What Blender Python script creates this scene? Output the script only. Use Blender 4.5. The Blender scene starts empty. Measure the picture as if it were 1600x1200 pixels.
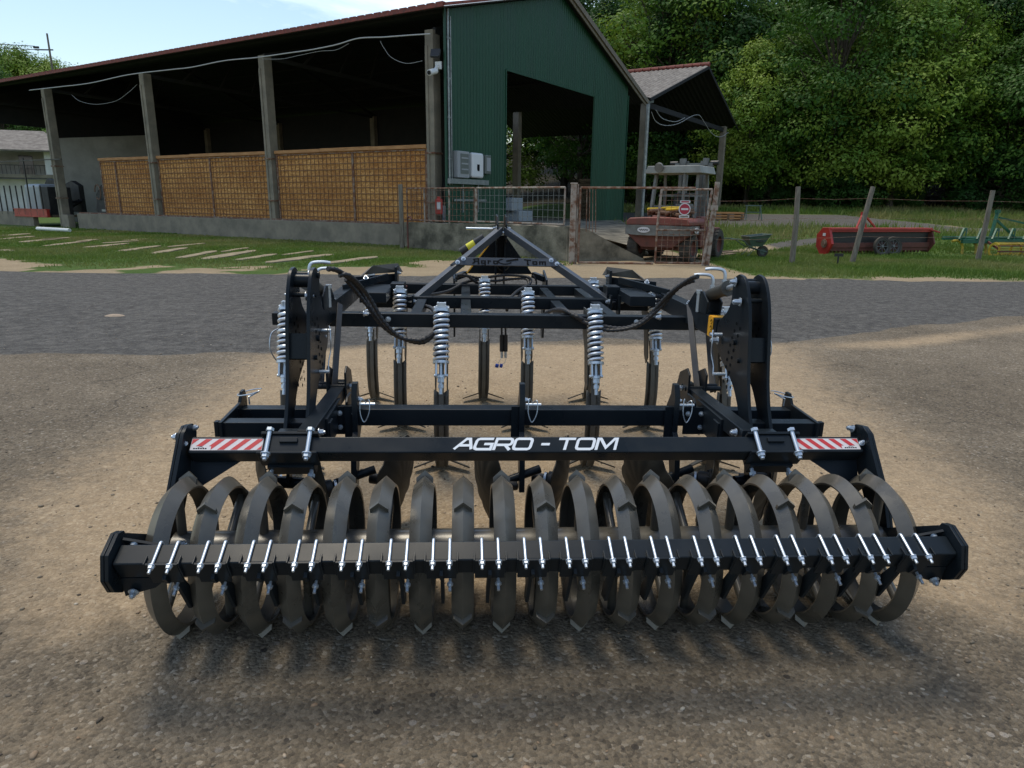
import bpy, bmesh, math, random
import numpy as np
from mathutils import Vector, Matrix, Euler, noise as mnoise
PI = math.pi; R = math.radians
random.seed(7); rng = np.random.default_rng(11)
scene = bpy.context.scene
COL = scene.collection

# ---------------------------------------------------------------- camera
FPX, PITCH, ROLL, CAMH = 1073.67, .2590, .0108, 1.7042
cf = Vector((0, math.cos(PITCH), -math.sin(PITCH))); cu0 = Vector((0, math.sin(PITCH), math.cos(PITCH))); cr0 = Vector((1, 0, 0))
cr = cr0*math.cos(ROLL) + cu0*math.sin(ROLL); cu = -cr0*math.sin(ROLL) + cu0*math.cos(ROLL)
camd = bpy.data.cameras.new("camera"); cam = bpy.data.objects.new("camera", camd); COL.objects.link(cam)
camd.sensor_width = 36; camd.lens = FPX/1600*36; camd.clip_start = .05; camd.clip_end = 6000
cam.matrix_world = Matrix(((cr.x, cu.x, -cf.x, 0), (cr.y, cu.y, -cf.y, 0), (cr.z, cu.z, -cf.z, CAMH), (0, 0, 0, 1)))
scene.camera = cam

# ---------------------------------------------------------------- light
SUN_EL, SUN_AZ = R(71), R(-34)          # azimuth from +Y (ahead) towards +X; the sun stands ahead and to the left
sd = bpy.data.lights.new("sun", 'SUN'); sun = bpy.data.objects.new("sun", sd); COL.objects.link(sun)
sd.energy = 2.5; sd.angle = R(24.0); sd.color = (1.0, .90, .73)
sv = Vector((math.sin(SUN_AZ)*math.cos(SUN_EL), math.cos(SUN_AZ)*math.cos(SUN_EL), math.sin(SUN_EL)))
sun.rotation_euler = sv.to_track_quat('Z', 'Y').to_euler(); sun.location = sv*60
world = bpy.data.worlds.new("World"); scene.world = world; world.use_nodes = True
wn = world.node_tree; wn.nodes.clear()
def wnode(t, **k):
    n = wn.nodes.new(t)
    for a, b in k.items(): setattr(n, a, b)
    return n
wo = wnode('ShaderNodeOutputWorld'); wb = wnode('ShaderNodeBackground'); sky = wnode('ShaderNodeTexSky')
sky.sky_type = 'NISHITA'; sky.sun_disc = False; sky.sun_elevation = SUN_EL; sky.sun_rotation = SUN_AZ
sky.air_density = 1.3; sky.dust_density = .7; sky.ozone_density = 1.6
tc = wnode('ShaderNodeTexCoord'); mp = wnode('ShaderNodeMapping'); mp.inputs['Scale'].default_value = (1.3, 2.2, 5.0)
cn = wnode('ShaderNodeTexNoise'); cn.inputs['Scale'].default_value = 1.6; cn.inputs['Detail'].default_value = 7; cn.inputs['Roughness'].default_value = .6; cn.inputs['Distortion'].default_value = .4
rp = wnode('ShaderNodeValToRGB'); rp.color_ramp.elements[0].position = .50; rp.color_ramp.elements[1].position = .76
mx = wnode('ShaderNodeMixRGB'); mx.inputs['Color2'].default_value = (9.0, 9.7, 10.3, 1)
wn.links.new(tc.outputs['Generated'], mp.inputs['Vector']); wn.links.new(mp.outputs[0], cn.inputs['Vector'])
wn.links.new(cn.outputs[0], rp.inputs[0]); wn.links.new(rp.outputs[0], mx.inputs['Fac'])
wn.links.new(sky.outputs[0], mx.inputs['Color1']); wn.links.new(mx.outputs[0], wb.inputs['Color']); wn.links.new(wb.outputs[0], wo.inputs['Surface'])
wb.inputs['Strength'].default_value = .15
vs = scene.view_settings; vs.view_transform = 'Standard'; vs.look = 'None'; vs.gamma = 1; vs.exposure = .14
scene.cycles.use_denoising = True; scene.cycles.sample_clamp_indirect = 6; scene.cycles.max_bounces = 6; scene.cycles.diffuse_bounces = 3; scene.cycles.glossy_bounces = 3
scene.cycles.transparent_max_bounces = 8; scene.cycles.caustics_reflective = False; scene.cycles.caustics_refractive = False

# ---------------------------------------------------------------- materials
class NT:
    def __init__(s, m): s.t = m.node_tree
    def n(s, typ, **k):
        n = s.t.nodes.new(typ)
        for a, b in k.items():
            if a.startswith('i_'): n.inputs[int(a[2:])].default_value = b
            else: setattr(n, a, b)
        return n
    def l(s, a, b): s.t.links.new(a, b)
def C4(c): return (c[0], c[1], c[2], 1)
def mat(name, col=(.5, .5, .5), rough=.5, metal=0, col2=None, nscale=6, ndet=4, lo=.35, hi=.65, bump=0, bscale=None, spec=None, coat=0, emit=0, stretch=(1, 1, 1), obj=True, rvar=0):
    m = bpy.data.materials.new(name); m.use_nodes = True; T = NT(m); b = m.node_tree.nodes['Principled BSDF']
    b.inputs['Base Color'].default_value = C4(col); b.inputs['Roughness'].default_value = rough; b.inputs['Metallic'].default_value = metal
    if spec is not None: b.inputs['Specular IOR Level'].default_value = spec
    if coat: b.inputs['Coat Weight'].default_value = coat; b.inputs['Coat Roughness'].default_value = .15
    if col2 is not None or bump or rvar:
        tc = T.n('ShaderNodeTexCoord'); mp = T.n('ShaderNodeMapping'); mp.inputs['Scale'].default_value = stretch
        T.l(tc.outputs['Object'], mp.inputs['Vector'])
        no = T.n('ShaderNodeTexNoise'); no.inputs['Scale'].default_value = nscale; no.inputs['Detail'].default_value = ndet; no.inputs['Roughness'].default_value = .62
        T.l(mp.outputs[0], no.inputs['Vector'])
        if col2 is not None:
            r = T.n('ShaderNodeValToRGB'); r.color_ramp.elements[0].position = lo; r.color_ramp.elements[1].position = hi
            r.color_ramp.elements[0].color = C4(col); r.color_ramp.elements[1].color = C4(col2)
            T.l(no.outputs[0], r.inputs[0]); T.l(r.outputs[0], b.inputs['Base Color'])
        if rvar:
            mr = T.n('ShaderNodeMapRange'); mr.inputs['To Min'].default_value = max(0.02, rough-rvar); mr.inputs['To Max'].default_value = min(1, rough+rvar)
            mr.inputs['From Min'].default_value = .3; mr.inputs['From Max'].default_value = .7
            T.l(no.outputs[0], mr.inputs[0]); T.l(mr.outputs[0], b.inputs['Roughness'])
        if bump:
            n2 = T.n('ShaderNodeTexNoise'); n2.inputs['Scale'].default_value = bscale or nscale*3; n2.inputs['Detail'].default_value = 3
            T.l(mp.outputs[0], n2.inputs['Vector'])
            bp = T.n('ShaderNodeBump'); bp.inputs['Strength'].default_value = bump; bp.inputs['Distance'].default_value = .02
            T.l(n2.outputs[0], bp.inputs['Height']); T.l(bp.outputs[0], b.inputs['Normal'])
    return m
M = {}
M['black'] = mat('sky_tinted_black_paint', (.0085, .0130, .0175), .32, col2=(.014, .0185, .0225), nscale=3.5, ndet=8, rvar=.09, spec=.17)  # black paint; the sky's blue reflection is put into its base colour
M['blackmat'] = mat('black_matt_steel', (.012, .013, .014), .5, col2=(.022, .021, .02), nscale=9, rvar=.1)
M['grey'] = mat('graphite_paint', (.078, .073, .060), .33, .2, col2=(.115, .107, .088), nscale=5, ndet=9, rvar=.14, coat=.25)
M['greydark'] = mat('dark_graphite', (.052, .050, .042), .45, .2, col2=(.078, .074, .062), nscale=12, rvar=.1)
M['discsteel'] = mat('dark_disc_steel', (.018, .0175, .014), .55, .1, col2=(.030, .028, .022), nscale=8, rvar=.1, spec=.25)
M['shin'] = mat('shin_steel', (.095, .090, .075), .5, .15, col2=(.13, .12, .10), nscale=9, rvar=.1)
M['navy'] = mat('spring_core_paint', (.006, .014, .030), .4)
M['headgrey'] = mat('headstock_grey_paint', (.035, .042, .052), .35, .1, col2=(.045, .053, .064), nscale=6, rvar=.08)
M['zinc'] = mat('zinc_plate', (.55, .61, .67), .42, .8, col2=(.50, .56, .62), nscale=14)
M['spring'] = mat('spring_zinc', (.66, .72, .78), .36, .7)
M['rubber'] = mat('hose_rubber', (.012, .012, .013), .55, bump=.2, bscale=90)
M['white'] = mat('white_print', (.68, .72, .76), .4)
M['red'] = mat('reflective_red', (.50, .035, .035), .35)
M['silver'] = mat('reflective_silver', (.62, .58, .58), .35)
M['yellow'] = mat('yellow_sticker', (.75, .36, .02), .45)
M['yell2'] = mat('yellow_label', (.68, .62, .03), .45)
M['blue'] = mat('blue_plastic', (.01, .05, .35), .35)
M['sticker_ink'] = mat('sticker_ink', (.006, .007, .008), .8, spec=.1)
M['concrete'] = mat('weathered_concrete', (.27, .235, .175), .9, col2=(.17, .15, .115), nscale=1.6, ndet=8, bump=.5, bscale=22)
M['concrete2'] = mat('stained_old_concrete', (.26, .23, .17), .95, col2=(.07, .064, .046), nscale=1.3, ndet=10, lo=.38, hi=.62, bump=.9, bscale=14)
M['slab'] = mat('paving_concrete', (.30, .245, .155), .9, col2=(.19, .155, .10), nscale=3, ndet=8, bump=.4, bscale=20)
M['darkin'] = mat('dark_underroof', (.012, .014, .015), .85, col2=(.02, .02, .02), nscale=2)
M['greenwall'] = None
M['redtrim'] = mat('red_roof_trim', (.26, .055, .035), .7, col2=(.13, .04, .03), nscale=8)
M['galv'] = mat('galvanised_steel', (.30, .33, .33), .45, .6, col2=(.2, .22, .22), nscale=5, rvar=.1)
M['whitepaint'] = mat('white_wall_paint', (.72, .72, .69), .8, col2=(.52, .52, .49), nscale=.8, ndet=8)
M['rust'] = mat('rusted_steel', (.15, .062, .032), .85, col2=(.26, .20, .15), nscale=7, ndet=8, lo=.45, hi=.62, bump=.4)
M['rustgal'] = mat('pale_rusty_frame', (.34, .29, .24), .8, col2=(.16, .075, .04), nscale=5, ndet=8, lo=.45, hi=.6)
M['wood'] = mat('weathered_wood', (.20, .145, .09), .9, col2=(.10, .075, .05), nscale=3, ndet=8, stretch=(6, 6, .8), bump=.5, bscale=10)
M['postwood'] = mat('grey_post', (.24, .21, .165), .9, col2=(.13, .11, .085), nscale=4, ndet=8, stretch=(5, 5, .7), bump=.5, bscale=10)
M['newwood'] = mat('pale_orange_board', (.48, .24, .09), .75, col2=(.33, .15, .05), nscale=2, ndet=8, stretch=(1, 1, 6))
M['plaster'] = mat('plastic_box_grey', (.30, .32, .33), .5)
M['wplastic'] = mat('white_plastic', (.68, .70, .70), .4)
M['clear'] = mat('smoked_plastic', (.14, .16, .15), .25)
M['redpaint'] = mat('red_machine_paint', (.44, .032, .022), .45, col2=(.30, .026, .02), nscale=3, ndet=6, rvar=.1)
M['redrust'] = mat('faded_red_paint', (.15, .045, .03), .7, col2=(.09, .035, .025), nscale=4, ndet=8)
M['orangered'] = mat('old_orange_red_paint', (.24, .055, .035), .6, col2=(.15, .05, .035), nscale=3, ndet=8)
M['greypaint'] = mat('grey_mast_paint', (.20, .205, .19), .6, col2=(.10, .10, .09), nscale=3, ndet=8)
M['tyre'] = mat('tyre_rubber', (.035, .032, .028), .9, col2=(.075, .066, .05), nscale=9)
M['greenpaint'] = mat('green_machine_paint', (.012, .12, .06), .5, col2=(.008, .08, .045), nscale=4, rvar=.1)
M['yellowpaint'] = mat('yellow_machine_paint', (.50, .37, .03), .55, col2=(.3, .2, .03), nscale=4, ndet=7)
M['barrow'] = mat('green_grey_barrow', (.055, .10, .075), .5, col2=(.09, .13, .10), nscale=5)
M['cargo'] = mat('dark_load', (.02, .02, .02), .9, col2=(.05, .05, .045), nscale=8)
M['rope'] = mat('brown_rope', (.22, .13, .08), .9, col2=(.14, .08, .05), nscale=20)
M['blacknet'] = mat('black_dusty_machine', (.012, .012, .013), .6, col2=(.03, .03, .03), nscale=3)
M['wirebrown'] = mat('brown_wire', (.20, .10, .045), .8)
M['wrap'] = mat('white_wrap', (.30, .34, .37), .35, col2=(.30, .33, .35), nscale=6, bump=.8, bscale=5)
M['signwhite'] = mat('sign_white', (.62, .60, .60), .5)
M['signred'] = mat('sign_red', (.36, .02, .045), .5)
M['cable'] = mat('grey_cable', (.42, .43, .42), .6)
M['glass'] = mat('dark_glass', (.012, .016, .018), .12)
M['stone'] = mat('pale_stone', (.36, .28, .20), .9, col2=(.25, .2, .15), nscale=20)

def bark_mat():
    return mat('bark', (.055, .043, .03), .95, col2=(.09, .075, .055), nscale=6, stretch=(3, 3, .6), bump=.6, bscale=12)
M['bark'] = bark_mat()
def leaf_mat(name, c1, c2, c3):
    m = bpy.data.materials.new(name); m.use_nodes = True; T = NT(m); b = m.node_tree.nodes['Principled BSDF']; out = m.node_tree.nodes['Material Output']
    g = T.n('ShaderNodeTexCoord'); no = T.n('ShaderNodeTexNoise'); no.inputs['Scale'].default_value = .22; no.inputs['Detail'].default_value = 6
    T.l(g.outputs['Object'], no.inputs['Vector'])
    oi = T.n('ShaderNodeObjectInfo'); ad = T.n('ShaderNodeMath', operation='MULTIPLY_ADD'); ad.inputs[1].default_value = .75; 
    T.l(oi.outputs['Random'], ad.inputs[0]); 
    sb = T.n('ShaderNodeMath', operation='MULTIPLY_ADD'); sb.inputs[1].default_value = 1.5; sb.inputs[2].default_value = -.62
    T.l(no.outputs[0], sb.inputs[0]); T.l(sb.outputs[0], ad.inputs[2])
    r = T.n('ShaderNodeValToRGB'); e = r.color_ramp.elements
    e[0].position = .2; e[0].color = C4(c1); e[1].position = .85; e[1].color = C4(c3); k = e.new(.5); k.color = C4(c2)
    T.l(ad.outputs[0], r.inputs[0]); T.l(r.outputs[0], b.inputs['Base Color'])
    b.inputs['Roughness'].default_value = .6; b.inputs['Specular IOR Level'].default_value = .25
    tr = T.n('ShaderNodeBsdfTranslucent'); mixs = T.n('ShaderNodeMixShader'); mixs.inputs[0].default_value = .3
    T.l(r.outputs[0], tr.inputs['Color']); T.l(b.outputs[0], mixs.inputs[1]); T.l(tr.outputs[0], mixs.inputs[2]); T.l(mixs.outputs[0], out.inputs['Surface'])
    return m
M['leaf'] = leaf_mat('broadleaf_foliage', (.045, .115, .014), (.100, .195, .020), (.23, .32, .042))
M['leafdark'] = leaf_mat('dark_foliage', (.026, .075, .013), (.048, .115, .018), (.09, .16, .025))
M['grass'] = leaf_mat('grass_blades', (.075, .14, .022), (.13, .20, .034), (.27, .25, .095))

# ---------------------------------------------------------------- helpers
class MB:
    """collects shapes and links them as ONE mesh object"""
    def __init__(s): s.v = []; s.f = []; s.mi = []; s.m = 0
    def add(s, vs, fs):
        b = len(s.v); s.v.extend([tuple(p) for p in vs]); s.f.extend([tuple(i+b for i in f) for f in fs]); s.mi.extend([s.m]*len(fs)); return s
    def box(s, c, d, rot=None):
        h = [x/2 for x in d]; vs = [Vector((x*h[0], y*h[1], z*h[2])) for x in (-1, 1) for y in (-1, 1) for z in (-1, 1)]
        if rot is not None:
            m = rot if isinstance(rot, Matrix) else Euler(rot).to_matrix(); vs = [m @ v for v in vs]
        return s.add([v+Vector(c) for v in vs], [(0, 1, 3, 2), (4, 6, 7, 5), (0, 4, 5, 1), (2, 3, 7, 6), (0, 2, 6, 4), (1, 5, 7, 3)])
    def bar(s, a, b, w, h, up=(0, 0, 1)):
        a = Vector(a); b = Vector(b); y = (b-a); L = y.length; y.normalize(); u = Vector(up); x = y.cross(u)
        if x.length < 1e-4: x = y.cross(Vector((1, 0, 0)))
        x.normalize(); z = x.cross(y)
        m = Matrix((x, y, z)).transposed()
        return s.box((a+b)/2, (w, L, h), m)
    def tube(s, pts, r, n=10, cap=True, closed=False):
        P = [Vector(p) for p in pts]; k = len(P); rs = r if isinstance(r, (list, tuple)) else [r]*k
        vs = []; up = None
        for i, p in enumerate(P):
            if closed: t = P[(i+1) % k]-P[i-1]
            else: t = P[min(i+1, k-1)]-P[max(i-1, 0)]
            if t.length < 1e-9: t = Vector((0, 0, 1))
            t.normalize()
            if up is None:
                up = Vector((0, 0, 1)) if abs(t.z) < .9 else Vector((1, 0, 0))
            x = t.cross(up)
            if x.length < 1e-5: x = t.orthogonal()
            x.normalize(); up = x.cross(t)
            for j in range(n):
                a = 2*PI*j/n; vs.append(p+(x*math.cos(a)+up*math.sin(a))*rs[i])
        fs = []
        for i in range(k if closed else k-1):
            i2 = (i+1) % k
            for j in range(n): j2 = (j+1) % n; fs.append((i*n+j, i*n+j2, i2*n+j2, i2*n+j))
        if cap and not closed: fs.append(tuple(range(n))[::-1]); fs.append(tuple((k-1)*n+j for j in range(n)))
        return s.add(vs, fs)
    def cyl(s, a, b, r, n=16, r2=None): return s.tube([a, b], [r, r if r2 is None else r2], n)
    def nut(s, c, d, r, h): d = Vector(d).normalized(); return s.tube([Vector(c), Vector(c)+d*h], r, 6)
    def bolt(s, c, d, r=.011, h=.012, w=.016):
        """hex head on a washer with its domed end; d points away from the plate"""
        c = Vector(c); d = Vector(d).normalized(); s.tube([c, c+d*.003], w, 14); s.tube([c+d*.003, c+d*(.003+h)], r, 6); s.tube([c+d*(.003+h), c+d*(.003+h+.007)], r*.55, 8); return s
    def prism(s, poly, ax, t0, t1):
        """poly: 2-D outline; ax 'x': (y,z) extruded in x; 'y': (x,z) in y; 'z': (x,y) in z"""
        def P(p, t): return {'x': (t, p[0], p[1]), 'y': (p[0], t, p[1]), 'z': (p[0], p[1], t)}[ax]
        n = len(poly); vs = [P(p, t0) for p in poly]+[P(p, t1) for p in poly]
        fs = [tuple(range(n)), tuple(range(2*n-1, n-1, -1))]+[(i, i+n, (i+1) % n+n, (i+1) % n) for i in range(n)]
        return s.add(vs, fs)
    def lathe(s, prof, c, axis='x', n=32, closed=False):
        """prof: (r, t) pairs along the axis"""
        vs = []; c = Vector(c)
        for r, t in prof:
            for j in range(n):
                a = 2*PI*j/n; p, q = r*math.cos(a), r*math.sin(a)
                vs.append(c+Vector({'x': (t, p, q), 'y': (p, t, q), 'z': (p, q, t)}[axis]))
        k = len(prof); fs = []
        for i in range(k if closed else k-1):
            i2 = (i+1) % k
            for j in range(n): j2 = (j+1) % n; fs.append((i*n+j, i*n+j2, i2*n+j2, i2*n+j))
        return s.add(vs, fs)
    def tf(s, m, start=0):
        for i in range(start, len(s.v)): s.v[i] = tuple(m @ Vector(s.v[i]))
        return s
    def build(s, name, m, parent=None, smooth=35, bevel=0, fix=True):
        me = bpy.data.meshes.new(name); me.from_pydata(s.v, [], s.f)
        for k in (m if isinstance(m, (list, tuple)) else [m]): me.materials.append(k)
        if any(s.mi): me.polygons.foreach_set('material_index', s.mi)
        if fix:
            bm = bmesh.new(); bm.from_mesh(me); bmesh.ops.recalc_face_normals(bm, faces=bm.faces); bm.to_mesh(me); bm.free()
        if smooth:
            me.polygons.foreach_set('use_smooth', [True]*len(me.polygons)); me.set_sharp_from_angle(angle=R(smooth))
        o = bpy.data.objects.new(name, me); COL.objects.link(o)
        if parent is not None: o.parent = parent
        if bevel:
            b = o.modifiers.new('bevel', 'BEVEL'); b.width = bevel; b.segments = 2; b.limit_method = 'ANGLE'; b.angle_limit = R(40); b.harden_normals = True
        return o
class Each:
    """like MB, but every shape added becomes an object of its own"""
    def __init__(s): s.p = []
    def __getattr__(s, k):
        def f(*a, **kw): m = MB(); getattr(m, k)(*a, **kw); s.p.append(m); return s
        return f
    def build(s, *a, **kw):
        return [m.build(*a, **kw) for m in s.p][-1]
def tag(o, label=None, cat=None, group=None, kind=None):
    if label: o['label'] = label
    if cat: o['category'] = cat
    if group: o['group'] = group
    if kind: o['kind'] = kind
    return o
def empty(name, loc=(0, 0, 0), rz=0):
    o = bpy.data.objects.new(name, None); COL.objects.link(o); o.location = loc; o.rotation_euler = (0, 0, rz); o.empty_display_size = .2; return o
def thing(name, label, cat, loc=(0, 0, 0), rz=0, group=None): return tag(empty(name, loc, rz), label, cat, group)
def kids(o): return [c for c in COL.objects if c.parent == o]
def copy_tree(o, parent=None):
    c = o.copy(); COL.objects.link(c)
    if parent is not None: c.parent = parent
    for ch in kids(o): copy_tree(ch, c)
    return c
def spline(pts, n=8):
    P = [Vector(p) for p in pts]; out = []
    for i in range(len(P)-1):
        p0 = P[max(i-1, 0)]; p1 = P[i]; p2 = P[i+1]; p3 = P[min(i+2, len(P)-1)]
        for k in range(n):
            t = k/n; out.append(.5*((2*p1)+(p2-p0)*t+(2*p0-5*p1+4*p2-p3)*t*t+(3*p1-p0-3*p2+p3)*t**3))
    out.append(P[-1]); return out
def smooth01(x): x = max(0, min(1, x)); return x*x*(3-2*x)
def gz(x, y):
    """height of the ground"""
    near = -.012*(1-smooth01((y-9)/6))-.0122*max(-4, min(4, x))*(1-smooth01((y-9)/6))
    rise = .042*max(0, y-27)*smooth01((x+6)/10) if y < 62 else .042*35*smooth01((x+6)/10)
    far = 14*smooth01((y+.25*x-62)/110)
    return near+rise*(1-smooth01((y-60)/60))+far+.0*x
# ================================================================ the cultivator
YAW, MR, MX, MY = .0683, .0122, .1086, 2.6133
root = tag(empty('cultivator'), 'black three point cultivator with sprung tines, discs and a grey ring roller, lettered AGRO - TOM', 'cultivator')
MROT = Matrix.Rotation(YAW, 3, 'Z') @ Matrix.Rotation(MR, 3, 'Y')
root.matrix_world = Matrix.Translation((MX, MY, 0)) @ MROT.to_4x4()
CP = Vector((0, 0, CAMH))
def at(px, py, **k):
    """the point of the machine's own frame seen at a photo pixel, on the plane x=, y= or z="""
    ax, v = [('xyz'.index(a), v) for a, v in k.items()][0]
    d = MROT.transposed() @ (cf+cr*((px-800)/FPX)+cu*((600-py)/FPX)); o = MROT.transposed() @ (CP-Vector((MX, MY, 0)))
    return o+d*((v-o[ax])/d[ax])
BK, GR, ZN = M['black'], M['grey'], M['zinc']

# ---- roller
SP = .1600; RX, RCY, RCZ = .010, -.015, .300
def ring(i):
    x0 = (i-9)*SP+RX; mb = MB(); h = .0425
    prof = [(.272, -h), (.310, 0), (.272, h), (.264, h-.003), (.300, 0), (.264, -h+.003)]
    mb.lathe(prof, (x0, RCY, RCZ), 'x', 72, closed=True)
    o = mb.build('roller_ring', GR, root, smooth=16)
    off = R(68 if i % 2 == 0 else 118)
    for k in range(4):                       # chevron lugs
        a = off+k*PI/2; lg = MB(); u = Vector((0, math.cos(a), math.sin(a))); t = Vector((0, -math.sin(a), math.cos(a)))
        c = Vector((x0, RCY, RCZ)); th = .006; vs = []
        for s_ in (-1, 0, 1):
            for q in (0, 1):
                rr = (.310 if s_ == 0 else .279)+(.022 if q else -.004)
                for w in (-1, 1): vs.append(c+u*rr+t*(w*th)+Vector((s_*.035, 0, 0))+t*(.006*abs(s_)))
        fs = []
        for s_ in (0, 1):
            a0 = s_*4; b0 = a0+4
            fs += [(a0, b0, b0+2, a0+2), (a0+1, a0+3, b0+3, b0+1), (a0+2, b0+2, b0+3, a0+3), (a0, a0+1, b0+1, b0)]
        fs += [(0, 2, 3, 1), (8, 9, 11, 10)]
        lg.add(vs, fs).build('lug', GR, o, smooth=0)
    sp = R(90 if i % 2 == 0 else 30)
    for k in range(3):
        a = sp+k*2*PI/3; u = Vector((0, math.cos(a), math.sin(a))); c = Vector((x0, RCY, RCZ))
        MB().cyl(c+u*.085, c+u*.282, .0185, 14).build('spoke', GR, o)
for i in range(19): ring(i)
MB().cyl((-1.46, RCY, RCZ), (1.48, RCY, RCZ), .092, 40).build('axle_tube', GR, root)
for s in (-1, 1):
    ax = MB(); ax.lathe([(.0, 0), (.06, 0), (.075, s*.012), (.075, s*.05), (.05, s*.06), (0, s*.062)], (s*1.425+RX, RCY, RCZ), 'x', 28); ax.build('axle_hub', M['blackmat'], root)
# roller beam with its tilted faces
ALB = R(40); BY, BZ, BS = .25, .650, .080
def frame(y, z, al):
    t = Vector((0, math.cos(al), math.sin(al))); n = Vector((0, -math.sin(al), math.cos(al)))
    return lambda x, tt, nn: Vector((x, y, z))+t*tt+n*nn, t, n
FB, tB, nB = frame(BY, BZ, ALB)
mb = MB(); mb.box((RX, BY, BZ), (2.95, BS, BS), Euler((ALB, 0, 0)).to_matrix()); rb = mb.build('roller_beam', BK, root, bevel=.006)
for s in (-1, 1):
    # end arm: plate from the beam down to the axle
    prof = [(.02, .20), (-.05, .23), (-.075, .30), (.02, .50), (.175, .69), (.21, .735), (.26, .755), (.315, .745), (.345, .70), (.33, .65), (.19, .48), (.09, .36), (.075, .28)]
    a = MB(); a.prism(prof, 'x', s*1.487+RX, s*1.503+RX); a.prism([(y*1.0+.004, z-.004) for y, z in prof], 'x', s*1.507+RX, s*1.519+RX); arm = a.build('roller_arm', BK, root, bevel=.002)
    g = MB(); g.add([FB(s*1.49, -.038, -.042), FB(s*1.27, -.038, -.042), FB(s*1.46, -.15, -.10), FB(s*1.49, -.15, -.10), FB(s*1.49, .0, -.042), FB(s*1.27, .0, -.042), FB(s*1.46, -.13, -.12), FB(s*1.49, -.13, -.12)],
                    [(0, 1, 2, 3), (4, 7, 6, 5), (0, 4, 5, 1), (1, 5, 6, 2), (2, 6, 7, 3), (3, 7, 4, 0)]); g.build('gusset', BK, root)
    b = Each(); b.bolt(FB(s*1.482, -.0, BS/2+.006), nB, .009, .012, .013); b.bolt((s*1.485, .31, .725), (-s, 0, .2), .012, .02, .018); b.bolt((s*1.52, .24, .71), (s, 0, 0), .012, .012, .018)
    b.bolt((s*1.485, .03, .33), (-s, 0, 0), .012, .018, .018); b.build('bolt', ZN, arm)
    # rear link to the scraper bar flange
    l = MB(); l.prism([(.05, .27), (.03, .36), (-.34, .56), (-.50, .545), (-.52, .47), (-.42, .39), (-.30, .37), (-.05, .24)], 'x', s*1.522+RX, s*1.534+RX) if 0 else l.prism([(.05, .27), (.03, .36), (-.34, .56), (-.46, .545), (-.46, .45), (-.42, .39), (-.30, .37), (-.05, .24)], 'x', s*1.478, s*1.486)
    l.build('scraper_link', BK, root, bevel=.002)
    # clamp block on the beam
    x0 = s*1.068+.015; hw = .120
    c = MB()
    c.box(FB(x0, BS/2+.008, .004), (hw*2, .012, BS+.03), Euler((ALB, 0, 0)).to_matrix())           # top flange, behind
    c.box(FB(x0, -BS/2-.0075, .004), (hw*2+.01, .011, BS+.03), Euler((ALB, 0, 0)).to_matrix())
    c.box(FB(x0, 0, BS/2+.006), (.150, BS, .010), Euler((ALB, 0, 0)).to_matrix())
    c.box(FB(x0, .012, BS/2+.016), (.075, .022, .012), Euler((ALB, 0, 0)).to_matrix())
    c.box(FB(x0, -.02, -BS/2-.035), (.20, .09, .065), Euler((ALB, 0, 0)).to_matrix())
    c.box((x0, .37, .665), (.20, .20, .012)); c.build('clamp_bracket', BK, root, bevel=.002)
    for q in (-1, 1):
        ub = MB(); xx = x0+q*.085; ub.cyl(FB(xx, BS/2+.03, BS/2+.018), FB(xx, -BS/2-.045, BS/2+.018), .0095, 12)
        ub.nut(FB(xx, BS/2+.015, BS/2+.018), tB, .017, .014); ub.tube([FB(xx, -BS/2-.013, BS/2+.018), FB(xx, -BS/2-.017, BS/2+.018)], .021, 16)
        ub.nut(FB(xx, -BS/2-.017, BS/2+.018), -tB, .0165, .016)
        lb_ = MB(); lb_.cyl(FB(xx, -BS/2-.02, -.07), FB(xx, -BS/2-.075, -.07), .009, 10); lb_.nut(FB(xx, -BS/2-.045, -.07), -tB, .0165, .015); lb_.build('bolt', ZN, root)
        ub.build('clamp_bolt', ZN, root)
# warning panels with diagonal stripes
def stripes(x0, x1, dirn):
    t0, t1 = -.028, .028; n0 = BS/2+.0018
    o = MB().box(FB((x0+x1)/2, 0, BS/2+.0009), (x1-x0, t1-t0, .0016), Euler((ALB, 0, 0)).to_matrix()).build('warning_panel', M['silver'], root)
    st = MB(); w = .027; n1 = n0+.0006; lean = .056*dirn
    lx0, lx1 = (x0, x0+.085) if dirn > 0 else (x1-.085, x1)          # the white logo corner
    k = -6
    while k < 14:
        a = x0+.002+k*2*w; b = a+w; k += 1
        def clipx(xa, xb, ta, tb):
            # quad between t ta..tb whose x shifts with t
            def X(x, t): return x+lean*((t-t0)/(t1-t0))
            N = 6
            for q in range(N):
                u0 = ta+(tb-ta)*q/N; u1 = ta+(tb-ta)*(q+1)/N; um = (u0+u1)/2
                L0, L1 = x0+.002, x1-.002
                if um < t0+.02:
                    if dirn > 0: L0 = lx1
                    else: L1 = lx0
                xs = [min(max(X(v, u), L0), L1) for v, u in ((xa, u0), (xb, u0), (xb, u1), (xa, u1))]
                if max(xs)-min(xs) > 1e-4: st.add([FB(xs[0], u0, n1), FB(xs[1], u0, n1), FB(xs[2], u1, n1), FB(xs[3], u1, n1)], [(0, 1, 2, 3)])
        clipx(a, b, t0+.002, t1-.002)
    st.build('red_stripe', M['red'], o, smooth=0, fix=False)
    lg = MB(); xm = (lx0+lx1)/2
    for q in range(6): lg.box(FB(xm-.026+q*.0095, t0+.008, n0+.0004), (.007, .005, .0006), Euler((ALB, 0, 0)).to_matrix())
    lg.add([FB(xm-.012+.024*q/6, t0+.011+.005*math.sin(PI*q/6)+w2, n0+.0006) for q in range(7) for w2 in (0, .002)], [(2*q, 2*q+2, 2*q+3, 2*q+1) for q in range(6)])
    lg.build('logo', M['sticker_ink'], o, smooth=0, fix=False)
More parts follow.
